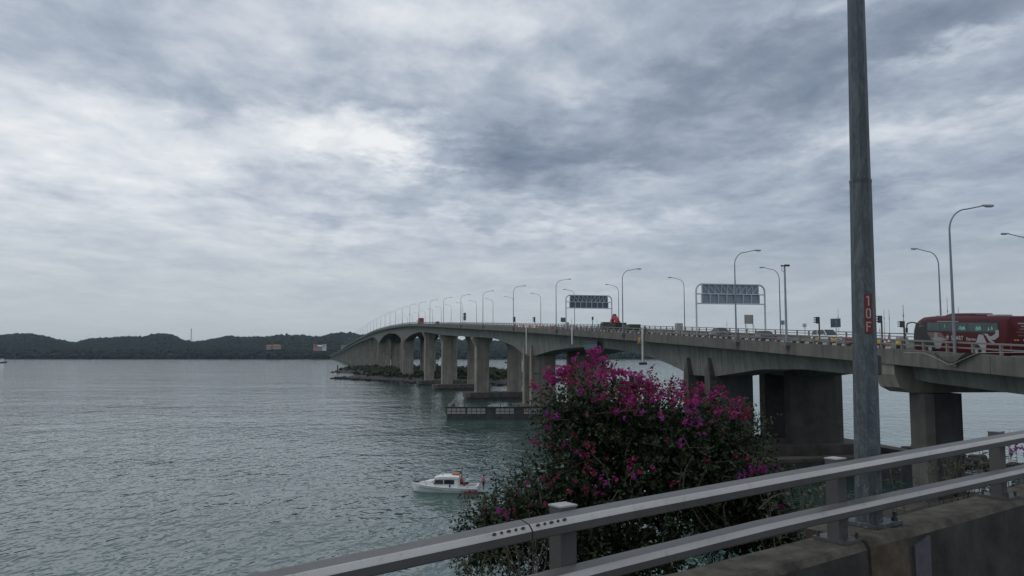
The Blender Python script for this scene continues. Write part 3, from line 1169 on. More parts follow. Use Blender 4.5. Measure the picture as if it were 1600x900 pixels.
def boxthing(name, u, o, w, d, h, mat, label, cat, group=None, taper=.0, lift=0.0):
    T, yy = deck_thing(name, label, cat, u, o, group)
    T.location.z += lift
    mb = MB()
    a, b = w / 2, d / 2
    e = taper
    mb.loft([[(-a, -b, 0), (a, -b, 0), (a, b, 0), (-a, b, 0)], [(-a + e * .4, -b + e * .4, h * .4), (a - e * .4, -b + e * .4, h * .4), (a - e * .4, b - e * .4, h * .4), (-a + e * .4, b - e * .4, h * .4)],
             [(-a + e, -b + e, h - .04), (a - e, -b + e, h - .04), (a - e, b - e, h - .04), (-a + e, b - e, h - .04)], [(-a + e + .03, -b + e + .03, h), (a - e - .03, -b + e + .03, h), (a - e - .03, b - e - .03, h), (-a + e + .03, b - e - .03, h)]])
    mb.build('body', mat, T)
    return T, yy


T, _ = boxthing('equipment_box', 1061, 14.5, 1.15, 1.0, 2.1, 'shelter', 'pale grey equipment box left of the lamp with the left arm', 'box')
MB().box(-.5, .5, -.53, -.503, .2, 1.95).build('door', 'shelter', T)
MB().box(.3, .36, -.56, -.53, 1.0, 1.2).build('handle', 'darkmetal', T)
T, _ = boxthing('equipment_box', 1410, 9.6, 1.0, .8, 1.25, 'shelter', 'pale grey box beside the low traffic light left of the bus', 'box', taper=.05)
MB().box(-.4, .4, -.43, -.4, .2, 1.05).build('door', 'shelter', T)
T, _ = boxthing('concrete_block', 886, 6.2, .95, .95, 1.9, 'shelter', 'pale concrete block at the foot of the small gantry', 'block', taper=.12)
MB().box(.1, 2.3, -.4, .4, .003, 1.0).build('step', 'shelter', T)


def cone(u, o, label, h=.9):
    T, yy = deck_thing('traffic_cone', label, 'traffic cone', u, o, 'red cones on the bridge deck')
    mb = MB()
    mb.box(-.2, .2, -.2, .2, 0, .05)
    mb.build('foot', 'black', T)
    MB().tube([(0, 0, .053), (0, 0, h)], [.16, .03], 10).build('cone', 'red', T)
    MB().tube([(0, 0, h * .45), (0, 0, h * .6)], [.112, .085], 10).build('band', 'white', T)


cone(1310, 9, 'red cone in front of the white van nose')
cone(1322, 10, 'red cone between the white van and the big lamp post')
cone(1383, 10, 'red cone right of the yellow and black drums, left one', 1.15)
cone(1389, 10, 'red cone right of the yellow and black drums, right one', 1.3)
T, _ = boxthing('road_barrier', 1330, 10, 1.5, .5, .85, 'red', 'red plastic barrier just left of the big lamp post', 'barrier', taper=.15)
MB().box(-.5, .5, -.262, -.245, .1, .3).build('foot_slot', 'black', T)


def drum(u, o, label):
    T, yy = deck_thing('marker_drum', label, 'drum', u, o, 'yellow and black drums on the deck')
    mb = MB()
    mb.tube([(0, 0, 0), (0, 0, .38)], .24, 12)
    mb.build('drum', 'black', T, True)
    MB().tube([(0, 0, .383), (0, 0, .8)], .24, 12).build('band', 'yellow', T, True)
    MB().tube([(0, 0, .803), (0, 0, .98)], [.24, .2], 12).build('band', 'black', T, True)
    return T


drum(1275.5, 8.2, 'yellow and black drum in front of the rear of the white van')
drum(1302.5, 8.2, 'yellow and black drum in front of the nose of the white van')
drum(1372, 10.2, 'yellow and black drum right beside the big lamp post, left one')
drum(1377, 10.2, 'yellow and black drum beside the big lamp post, right one')
drum(1404, 9.0, 'yellow and black drum against the left side of the grey box')

for i in range(7):
    u = 807 + i * 5.4
    T, _ = boxthing('road_barrier', u, 2.2, 1.0, 1.6, .95, 'orange' if i % 2 == 0 else 'white', ('orange' if i % 2 == 0 else 'white') + ' plastic barrier, ' + ('leftmost' if i == 0 else ORD[i] + ' from the left') + ' in the row by the leftmost traffic light', 'barrier', 'plastic barriers in a row on the deck', .2)
for i, u in enumerate((863, 868)):
    boxthing('road_barrier', u, 3.2, 1.0, 1.6, .95, 'red', ('left' if i == 0 else 'right') + ' one of two red barriers by the lamp left of the small gantry', 'barrier', 'red barriers by the small gantry', .2)
for i, u in enumerate((899, 903, 907, 910)):
    boxthing('road_barrier', u, .95, .5, 1.5, .62, 'red', 'low red barrier under the small gantry, ' + ('leftmost' if i == 0 else ORD[i] + ' from the left') + ' of four', 'barrier', 'low red barriers behind the railing', .08, -.12)


# ------------------------------------------------------------------ vehicles (local +Y forward)
def wheel_meshes(r_, w):
    t = MB()
    secs = []
    for x, rr_ in ((-w / 2, r_ * .55), (-w / 2, r_ * .92), (-w / 2 + .03, r_), (w / 2 - .03, r_), (w / 2, r_ * .92), (w / 2, r_ * .55)):
        secs.append([(x, rr_ * math.cos(a * math.pi / 8), rr_ * math.sin(a * math.pi / 8)) for a in range(16)])
    t.loft(secs)
    h = MB()
    h.loft([[(x, q * r_ * math.cos(a * math.pi / 6), q * r_ * math.sin(a * math.pi / 6)) for a in range(12)] for x, q in ((-w / 2 - .012, .5), (w / 2 + .012, .5))])
    return t.mesh('wheel', 'tyre', True), h.mesh('rim', 'rim')


def wheels(T, r_, w, xs, yl):
    tm, rm = wheel_meshes(r_, w)
    for yy_ in yl:
        for x in xs:
            o = link('wheel', tm, T)
            o.location = (x, yy_, r_)
            link('rim', rm, o)


def car(T, paint, L=4.5, Wd=1.78, H=1.45, kind='sedan'):
    h = L / 2
    if kind == 'sedan':
        prof = [(-h, .42, .78), (-h + .15, .32, .92), (-h + .9, .24, .98), (-.5, .22, .96), (.9, .22, .93), (h - .5, .25, .80), (h - .08, .34, .66), (h, .42, .56)]
        roof = [(-h + .75, .96), (-h + 1.5, H), (.25, H), (1.15, .93)]
    else:
        prof = [(-h, .42, 1.0), (-h + .1, .30, 1.08), (-h + .9, .24, 1.06), (-.4, .22, 1.04), (.9, .22, 1.02), (h - .5, .25, .88), (h - .08, .34, .72), (h, .42, .6)]
        roof = [(-h + .15, 1.07), (-h + .45, H), (.55, H), (1.5, 1.0)]
    mb = MB()
    secs = []
    for k, (yy_, z0, z1) in enumerate(prof):
        w = Wd / 2 * (.86 if k in (0, len(prof) - 1) else .96 if k in (1, len(prof) - 2) else 1)
        zm = (z0 + z1) / 2
        secs.append([(-w * .9, yy_, z0), (w * .9, yy_, z0), (w, yy_, z0 + .12), (w, yy_, zm + .08), (w * .93, yy_, z1), (-w * .93, yy_, z1), (-w, yy_, zm + .08), (-w, yy_, z0 + .12)])
    mb.loft(secs)
    mb.build('body', paint, T, True)
    w0, w1 = Wd / 2 * .9, Wd / 2 * .72
    (yb, zb), (yr, zr), (yf, zf), (yw, zw) = roof
    gl = MB().hexa([(-w0, yb + .05, zb - .03), (w0, yb + .05, zb - .03), (w0, yw - .05, zw - .03), (-w0, yw - .05, zw - .03), (-w1, yr, zr - .05), (w1, yr, zr - .05), (w1, yf, zf - .05), (-w1, yf, zf - .05)])
    gl.build('window', 'glass', T)
    mb = MB()
    mb.hexa([(-w1 - .025, yr - .05, zr - .07), (w1 + .025, yr - .05, zr - .07), (w1 + .025, yf + .05, zf - .07), (-w1 - .025, yf + .05, zf - .07), (-w1 * .9, yr + .08, zr), (w1 * .9, yr + .08, zr), (w1 * .9, yf - .12, zf), (-w1 * .9, yf - .12, zf)])
    for s in (-1, 1):
        for (ya, za, yc, zc) in ((yb, zb, yr, zr - .07), (yw, zw, yf, zf - .07), ((yb + yw) / 2 - .35, zb, (yr + yf) / 2 - .25, zr - .07)):
            mb.tube([(s * (w0 + .005), ya, za - .03), (s * (w1 + .012), yc, zc)], .045, 5)
    mb.build('roof', paint, T)
    for s in (-1, 1):
        MB().cbox((s * Wd * .36, -h - .0, .72 if kind == 'sedan' else .85), .36, .08, .18, .02).build('tail_light', 'red', T)
        MB().cbox((s * Wd * .36, h - .12, .62 if kind == 'sedan' else .72), .4, .16, .14, .02).build('headlight', 'silver', T)
        MB().cbox((s * (Wd / 2 + .08), yw - .35, 1.02), .18, .1, .13, .03).build('mirror', paint, T)
    wheels(T, .31, .2, (-Wd / 2 + .1, Wd / 2 - .1), (-h + .85, h - .85))


T, yy = deck_thing('parked_car', 'dark grey saloon car behind the near railing below the square board', 'car', 1191, 3.4)
T.name = 'saloon_car'
car(T, 'carblack', 4.6, 1.8, 1.5)
T, yy = deck_thing('saloon_car', 'dark car under the left half of the right-hand gantry, mostly hidden', 'car', 1124, 6.6)
T.location.z += .15
car(T, 'cargrey', 4.5, 1.78, 1.5)
T, yy = deck_thing('people_carrier', 'white people carrier facing right behind the yellow drums', 'van', 1291, 12.7)
T.rotation_euler.z += math.pi
car(T, 'carwhite', 4.6, 1.8, 1.75, 'mpv')
T, yy = deck_thing('saloon_car', 'small dark car near the crest of the bridge, right of the red lorry', 'car', 683, 3.0)
car(T, 'carblack', 4.4, 1.75, 1.5, 'mpv')
T, yy = deck_thing('saloon_car', 'pale small car going over the left shoulder of the bridge crest', 'car', 609, 3.0)
car(T, 'cargrey', 4.6, 1.8, 1.6, 'mpv')

# lorry far along the deck
T, yy = deck_thing('lorry', 'red lorry on the crest of the bridge, left of the dark car', 'lorry', 657, 3.0)
MB().cbox((0, -1.4, 2.05), 2.4, 6.4, 2.6, .08).build('cargo_box', 'red', T)
MB().cbox((0, 3.0, 1.55), 2.3, 1.9, 2.1, .15).build('cab', 'cream', T)
MB().box(-1.0, 1.0, 3.96, 3.99, 1.6, 2.3).build('windscreen', 'glass', T)
MB().box(-.8, .8, -4.5, 3.8, .5, .745).build('chassis', 'darkmetal', T)
for s in (-1, 1):
    MB().tube([(s * 1.1, 3.6, 2.2), (s * 1.55, 3.8, 2.3), (s * 1.55, 3.8, 1.6)], .09, 5).build('mirror', 'darkmetal', T)
wheels(T, .48, .3, (-1.0, 1.0), (-3.4, -2.2, 2.9))

# crane truck
T, yy = deck_thing('crane_truck', 'dark green flatbed truck carrying a folded red loader crane', 'truck', 957, 3.2)
L0 = -3.2
mb = MB()
mb.loft([[(-1.15, y_, .7), (1.15, y_, .7), (1.2, y_, 1.5), (1.05, y_ - (.12 if y_ > 4 else 0), zt), (-1.05, y_ - (.12 if y_ > 4 else 0), zt), (-1.2, y_, 1.5)] for y_, zt in ((2.7, 2.72), (3.0, 2.8), (4.2, 2.75), (4.55, 2.5))])
mb.build('cab', 'truckgreen', T)
MB().hexa([(-1.0, 4.46, 1.55), (1.0, 4.46, 1.55), (1.0, 4.58, 1.55), (-1.0, 4.58, 1.55), (-.92, 4.36, 2.4), (.92, 4.36, 2.4), (.92, 4.5, 2.4), (-.92, 4.5, 2.4)]).build('windscreen', 'glass', T)
for s in (-1, 1):
    MB().box(*sorted((s * 1.16, s * 1.215)), 3.1, 4.1, 1.55, 2.35).build('side_window', 'glass', T)
    MB().tube([(s * 1.15, 4.4, 2.2), (s * 1.55, 4.6, 2.3), (s * 1.55, 4.6, 1.5)], .08, 5).build('mirror', 'darkmetal', T)
MB().box(-.5, .5, -5.0, 4.3, .6, .9).build('chassis', 'darkmetal', T)
MB().box(-1.2, 1.2, -4.9, 2.3, .903, 1.1).build('flatbed', 'brown', T)
for s in (-1, 1):
    MB().box(*sorted((s * 1.14, s * 1.2)), -4.85, 2.2, 1.103, 2.3).build('side_board', 'brown', T)
MB().box(-1.13, 1.13, -4.9, -4.84, 1.103, 2.3).build('tail_board', 'brown', T)
MB().box(-1.13, 1.13, 2.2, 2.28, 1.103, 2.3).build('head_board', 'brown', T)
cr = MB().cbox((0, -.6, 2.0), 1.2, .8, 1.5, .12).build('crane_base', 'red', T)
mb = MB()
mb.prism([(.2, 2.6), (.8, 2.8), (-.6, 4.1), (-2.0, 4.05), (-3.1, 3.2), (-3.2, 2.4), (-2.4, 2.4), (-1.8, 3.1), (-.9, 3.3)], -.28, .28, 'x')
mb.build('boom', 'red', cr)
MB().tube([(.55, -2.9, 2.5), (.55, -1.1, 3.7)], .13, 8).build('ram', 'darkmetal', cr)
MB().cbox((0, -1.3, 4.25), .6, .7, .45, .06).build('hose_box', 'darkmetal', cr)
wheels(T, .5, .3, (-.98, .98), (-4.0, -2.8, 3.4))
T.scale = (.92, .92, .82)
# low trailer behind it
T, yy = deck_thing('flat_trailer', 'low dark flat trailer parked behind the crane truck', 'trailer', 984, 3.2)
MB().box(-1.15, 1.15, -2.6, 2.4, .8, 1.15).build('bed', 'brown', T)
MB().box(-1.1, 1.1, -2.5, .9, 1.153, 1.75).build('load', 'truckgreen', T)
MB().tube([(0, 2.4, .8), (0, 3.7, .75)], .07, 6).build('drawbar', 'darkmetal', T)
wheels(T, .42, .28, (-.95, .95), (-1.5, -.5))


# ------------------------------------------------------------------ people
def person(T, pose, shirt, legs, cap=False, name='body'):
    """T is the person's Empty; facing +Y local; pose 'stand' or 'sit'"""
    V, E, RR = [], [], []

    def v(p, r_, par=None):
        V.append(p)
        RR.append(r_)
        if par is not None:
            E.append((par, len(V) - 1))
        return len(V) - 1
    hz = .92 if pose == 'stand' else .45
    pel = v((0, 0, hz), .13)
    w_ = v((0, .01, hz + .16), .115, pel)
    ch = v((0, .02, hz + .36), .14, w_)
    nk = v((0, .03, hz + .53), .055, ch)
    v((0, .05, hz + .60), .055, nk)
    h1 = v((0, .06, hz + .66), .085, len(V) - 1)
    v((0, .065, hz + .76), .088, h1)
    for s in (-1, 1):
        sh = v((s * .17, .02, hz + .45), .06, ch)
        el_ = v((s * .24, .0, hz + .18), .042, sh)
        if pose == 'stand':
            wr = v((s * .22, .10, hz - .05), .03, el_)
            hd = v((s * .215, .12, hz - .11), .032, wr)
            dirv = Vector((0, .02, -.08))
        else:
            wr = v((s * .17, .24, hz + .14), .03, el_)
            hd = v((s * .16, .30, hz + .13), .032, wr)
            dirv = Vector((0, .08, -.02))
        for q in range(4):
            b_ = Vector(V[hd]) + Vector(((q - 1.5) * .018, 0, 0)) + dirv * .45
            a_ = v(tuple(b_), .009, hd)
            v(tuple(b_ + dirv * (.55, .7, .66, .5)[q] + Vector((0, .012, 0))), .007, a_)
        th = v(tuple(Vector(V[hd]) + Vector((-s * .03, .02, 0)) + dirv * .15), .010, hd)
        v(tuple(Vector(V[th]) + Vector((-s * .01, .015, 0)) + dirv * .35), .008, th)
        hp = v((s * .09, 0, hz - .06), .095, pel)
        if pose == 'stand':
            kn = v((s * .10, .03, .49), .06, hp)
            an = v((s * .10, -.01, .09), .038, kn)
            ft = v((s * .11, .06, .04), .04, an)
            v((s * .12, .17, .03), .03, ft)
        else:
            kn = v((s * .12, .42, hz + .02), .062, hp)
            an = v((s * .12, .42, .09), .038, kn)
            ft = v((s * .12, .48, .04), .04, an)
            v((s * .12, .6, .03), .03, ft)
    me = bpy.data.meshes.new('tmp')
    me.from_pydata(V, E, [])
    o = bpy.data.objects.new('tmp', me)
    C.objects.link(o)
    o.modifiers.new('skin', 'SKIN')
    for i, d in enumerate(me.skin_vertices[0].data):
        d.radius = (RR[i], RR[i])
        d.use_root = i == 0
    o.modifiers.new('sub', 'SUBSURF').levels = 1
    dg = bpy.context.evaluated_depsgraph_get()
    res = bpy.data.meshes.new_from_object(o.evaluated_get(dg))
    bpy.data.objects.remove(o)
    res.name = name
    res.materials.clear()
    res.materials.append(M['skin'])
    res.polygons.foreach_set('use_smooth', [True] * len(res.polygons))
    body = link('body', res, T)

    # clothing: shells lifted off the body surface
    def garment(nm, test, mat, off):
        bm = bmesh.new()
        bm.from_mesh(res)
        bm.normal_update()
        dead = [f for f in bm.faces if not test(f.calc_center_median())]
        bmesh.ops.delete(bm, geom=dead, context='FACES')
        for vv in bm.verts:
            vv.co += vv.normal * off
        m2 = bpy.data.meshes.new(nm)
        bm.to_mesh(m2)
        bm.free()
        m2.materials.append(M[mat])
        link(nm, m2, T)
    garment('shirt', lambda c: hz + .0 < c.z < hz + .53 and (abs(c.x) < .19 or c.z > hz + .22) and c.y < .3, shirt, .016)
    if pose == 'stand':
        garment('shorts', lambda c: .5 < c.z < hz + .06 and abs(c.x) < .19, legs, .02)
    else:
        garment('shorts', lambda c: c.z < hz + .1 and c.z > hz - .12 and c.y < .4 and abs(c.x) < .22, legs, .02)
    garment('hair', lambda c: c.z > hz + .70 and c.y < .11 or (c.z > hz + .64 and c.y < .04), 'hair', .012)
    head = Vector((0, .06, hz + .70))
    mb = MB().cbox(head + Vector((0, .095, .01)), .024, .04, .04, .008)
    mb.build('nose', 'skin', T)
    mb = MB()
    for s in (-1, 1):
        mb.cbox(head + Vector((s * .032, .078, .035)), .024, .02, .012)
    mb.build('eyes', 'hair', T)
    MB().cbox(head + Vector((0, .08, -.035)), .05, .016, .012).build('mouth', 'redcloth', T)
    if cap:
        mb = MB()
        mb.loft([[(q * math.cos(a * math.pi / 6), .06 + q * math.sin(a * math.pi / 6), hz + z) for a in range(12)] for q, z in ((.108, .755), (.10, .82), (.05, .86))])
        mb.box(-.07, .07, .12, .24, hz + .755, hz + .775)
        mb.build('cap', 'darkcloth', T)


# motorcyclist by the navigation light post
yy = solve(1008, 2.0)
T = thing('motorcycle', 'dark motorcycle on the deck above the navigation light post', 'motorcycle', bp_(yy, 2.0, deckz(yy)), heading(yy))
mb = MB()
mb.prism([(-.5, .55), (.3, .55), (.55, .95), (.2, 1.0), (-.1, .82), (-.7, .9), (-.75, .78)], -.13, .13, 'x')
mb.build('frame', 'black', T)
wheels(T, .3, .11, (0,), (-.6, .65))
MB().tube([(-.35, .45, 1.1), (0, .5, 1.02), (.35, .45, 1.1)], .025, 6).build('handlebar', 'darkmetal', T)
MB().tube([(0, .5, 1.0), (0, .65, .3)], .04, 6).build('fork', 'darkmetal', T)
P = thing('person', 'motorcycle rider in dark clothes and dark helmet on the bridge deck', 'person', T.location + Vector((0, 0, .42)), heading(yy))
P.location = bp_(yy - .15, 2.0, deckz(yy) + .42)
person(P, 'sit', 'darkcloth', 'darkcloth', True)


# ------------------------------------------------------------------ coach
def coach():
    ym = (58.2 + 70.2) / 2
    o_ = 3.0
    T = thing('coach', 'maroon touring coach with silver swoosh driving behind the near railing', 'bus', bp_(ym, o_ + 1.25, deckz(ym)), heading(ym))
    slope = math.atan((deckz(70) - deckz(58)) / 12)
    T.rotation_mode = 'XYZ'
    T.rotation_euler = (slope, 0, heading(ym))
    L, Wd, H = 11.9, 2.5, 3.22
    h, w = L / 2, Wd / 2
    mb = MB()
    secs = []
    for y_, z0, z1, ws in ((-h, .45, H - .12, .93), (-h + .08, .35, H - .03, .98), (-h + .3, .32, H, 1), (h - 2.6, .32, H, 1), (h - 1.4, .32, H - .08, 1), (h - .7, .32, H - .32, .99), (h - .25, .34, H - .75, .96), (h - .05, .4, H - 1.4, .92), (h + .02, .5, 1.2, .88)):
        ww = w * ws
        secs.append([(-ww * .97, y_, z0), (ww * .97, y_, z0), (ww, y_, z0 + .1), (ww, y_, z1 - .35), (ww * .97, y_, z1 - .16), (ww * .84, y_, z1), (-ww * .84, y_, z1), (-ww * .97, y_, z1 - .16), (-ww, y_, z1 - .35), (-ww, y_, z0 + .1)])
    mb.loft(secs)
    body = mb.build('body', 'maroon', T, True)
    x = -w
    # dark wraparound front and window band on the left side, slightly proud
    def side(poly, name, mat, lift, parent=T):
        if name == 'decal':
            poly = [(a_, b_ if b_ < .6 else b_ + .38) for a_, b_ in poly]
        m_ = MB()
        m_.prism(poly, x - lift, x - lift + .012, 'x')
        return m_.build(name, mat, parent)
    for sgn in (-1, 1):
        m_ = MB()
        xx = sgn * (w + .006)
        m_.prism([(-h + .95, 1.98), (-h + 1.4, 1.93), (h - 2.0, 1.93), (h - 3.4, .62), (h - .55, .6), (h - .22, 1.6), (h - .62, 2.55), (h - 1.4, H - .5), (-h + .95, H - .42)], xx - .01, xx + .01, 'x')
        m_.build('dark_band', 'black', T)
    tint = pmat('green_tinted_glass', (.028, .062, .060), .12, var=.5, scale=.9, spec=.6)
    M['tint'] = tint
    nW = 5
    y0, y1 = -h + 1.05, h - 2.15
    wp = (y1 - y0) / nW
    for i in range(nW):
        side([(y0 + i * wp + .03, 2.02), (y0 + (i + 1) * wp - .03, 2.02), (y0 + (i + 1) * wp - .03, 2.70), (y0 + i * wp + .03, 2.70)], 'window', 'tint', .022)
    wb = MB()
    for (ya, za, s_) in ((-1.2, 2.15, .55), (-.75, 2.2, .4), (-3.1, 2.15, .6), (-2.7, 2.18, .3), (-4.4, 2.2, .3), (-4.0, 2.15, .22), (1.3, 2.35, .18)):
        wb.prism([(ya, za), (ya + s_, za - .05), (ya + s_ * .8, za + .22), (ya + .1, za + .28)], x - .028, x - .023, 'x')
    wb.build('painted_reflection', pmat('pale_pane_reflection', (.20, .42, .38), .5, var=.4, scale=5), T)  # window reflections painted as pale patches over the panes
    side([(h - 2.0, 1.5), (h - 4.0, 1.5), (h - 5.2, .62), (h - 2.85, .62)], 'decal', 'peach', .010)
    side([(h - 3.2, 1.5), (h - 3.55, 1.5), (h - 3.5, 1.15), (h - 4.5, 1.0), (h - 5.0, .95), (h - 4.3, .9), (h - 3.9, .55), (h - 3.2, .55), (h - 3.0, .92), (h - 2.55, .98), (h - 3.1, 1.05)], 'decal', 'gelgrey', .016)
    # big silver swoosh over the rear wheel
    side([(-h + 2.9, 1.5), (-h + 2.5, 1.45), (-h + 2.05, .95), (-h + 1.5, .72), (-h + 1.45, .85), (-h + 1.9, 1.1), (-h + 2.2, 1.5)], 'decal', 'silver', .014)
    side([(-h + 3.2, 1.45), (-h + 2.7, 1.4), (-h + 2.35, .85), (-h + 2.45, .42), (-h + 3.55, .42), (-h + 3.5, .9)], 'decal', 'silver', .018)
    side([(-h + 2.6, 1.5), (-h + 1.8, 1.3), (-h + 1.35, 1.5), (-h + 1.25, 1.8), (-h + .95, 1.8), (-h + .95, 1.3), (-h + 1.4, 1.05), (-h + 2.0, 1.05)], 'decal', 'silver', .030)
    # lettering
    ex, ey = (0, -1, 0), (0, 0, 1)
    star = []
    for i in range(10):
        r_ = .26 if i % 2 == 0 else .11
        a = math.pi / 2 + i * math.pi / 5
        star.append((r_ * math.cos(a), r_ * math.sin(a)))
    m_ = MB()
    m_.prism(star, 0, .006, 'z')
    place_mesh('star_emblem', m_.mesh('star_emblem', 'silver'), T, (x - .024, 1.05, 1.52), ex, ey)
    place_mesh('lettering', text_mesh('lettering', 'SMART', .5, 'letter0'), T, (x - .020, -.15, 1.46), ex, ey)
    place_mesh('lettering', text_mesh('lettering', 'Express', .36, 'letter0'), T, (x - .020, -1.85, 1.42), ex, ey)
    m_ = MB()
    m_.tube([(0, .15, 0), (.12, .22, 0), (.16, .1, 0), (.02, -.08, 0), (.1, -.12, 0), (.3, -.04, 0), (.55, 0, 0)], .022, 5)
    place_mesh('script_mark', m_.mesh('script_mark', 'silver'), T, (x - .022, h - 1.05, 2.45), ex, ey)
    m_ = MB()
    m_.box(-2.2, .6, -.03, .05, 0, .006)
    place_mesh('pale_stripe', m_.mesh('pale_stripe', 'gelgrey'), T, (x - .020, .2, 2.78), ex, ey)
    # windscreen
    m_ = MB()
    m_.loft([[(-w * .93, h + .012, 1.15), (w * .93, h + .012, 1.15), (w * .93, h - .03, 1.1), (-w * .93, h - .03, 1.1)], [(-w * .9, h - .01, 1.95), (w * .9, h - .01, 1.95), (w * .9, h - .1, 1.95), (-w * .9, h - .1, 1.95)],
             [(-w * .9, h - .28, 2.62), (w * .9, h - .28, 2.62), (w * .9, h - .4, 2.62), (-w * .9, h - .4, 2.62)]])
    m_.build('windscreen', 'glass', T)
    for s in (-1, 1):
        m_ = MB()
        m_.tube([(s * .95, h - .35, 2.62), (s * 1.2, h + .15, 2.72), (s * 1.35, h + .62, 2.6), (s * 1.37, h + .7, 2.3)], .06, 6)
        m_.cbox((s * 1.37, h + .7, 2.02), .14, .26, .5, .05)
        m_.build('mirror', 'black', T)
    # roof units
    m_ = MB()
    m_.loft([[(-ww, y_, H - .002), (ww, y_, H - .002), (ww * .85, y_, H + hh), (-ww * .85, y_, H + hh)] for y_, ww, hh in ((-1.9, .8, .06), (-1.4, .95, .24), (1.2, .95, .24), (2.2, .8, .08))])
    m_.build('roof_unit', 'maroon2', T)
    MB().cbox((0, -3.4, H + .05), 1.3, 1.1, .14, .03).build('roof_hatch', 'shelter', T)
    MB().cbox((0, 3.4, H + .03), 1.0, .9, .1, .03).build('roof_hatch', 'shelter', T)
    # rear face
    yr = -h - .012
    for (xx, mt, ww) in ((-.72, 'amber', .16), (-.5, 'amber', .14), (.0, 'white', .18), (.5, 'amber', .14), (.72, 'amber', .16)):
        MB().cbox((xx, yr, 1.45), ww, .03, .09).build('marker_light', mt, T)
    rt = MB()
    for (xa, xb, za, zb_) in ((-.5, .42, 2.62, 2.72), (-.25, .3, 2.42, 2.5), (-.35, .42, 2.24, 2.28)):
        rt.box(xa, xb, yr - .008, yr + .0, za, zb_)
    rt.build('rear_lettering', 'silver', T)
    rt = MB()
    rt.box(-.62, .62, yr - .008, yr, 2.0, 2.06)
    rt.box(-.5, .5, yr - .008, yr, 1.75, 1.82)
    rt.build('rear_stripe', 'peach', T)
    MB().box(-1.0, 1.0, yr - .005, yr + .03, .5, 1.3).build('engine_door', 'maroon2', T)
    for s in (-1, 1):
        MB().cbox((s * 1.0, yr + .03, 1.0), .2, .06, .5, .02).build('tail_light', 'red', T)
    wheels(T, .5, .3, (-w + .13, w - .13), (-h + 3.5, h - 2.6))
    for s in (-1, 1):
        for yw in (-h + 3.5, h - 2.6):
            m_ = MB()
            m_.prism([(yw + .62 * math.cos(a * math.pi / 8), .45 + .62 * math.sin(a * math.pi / 8)) for a in range(9)], s * (w + .024) - .008, s * (w + .024) + .004, 'x')
            m_.build('wheel_arch', 'black', T)
    # lift the wheels proud of the arch
    for c in T.children:
        if c.name.startswith('wheel') and not c.name.startswith('wheel_arch'):
            c.location.x *= 1.045


coach()


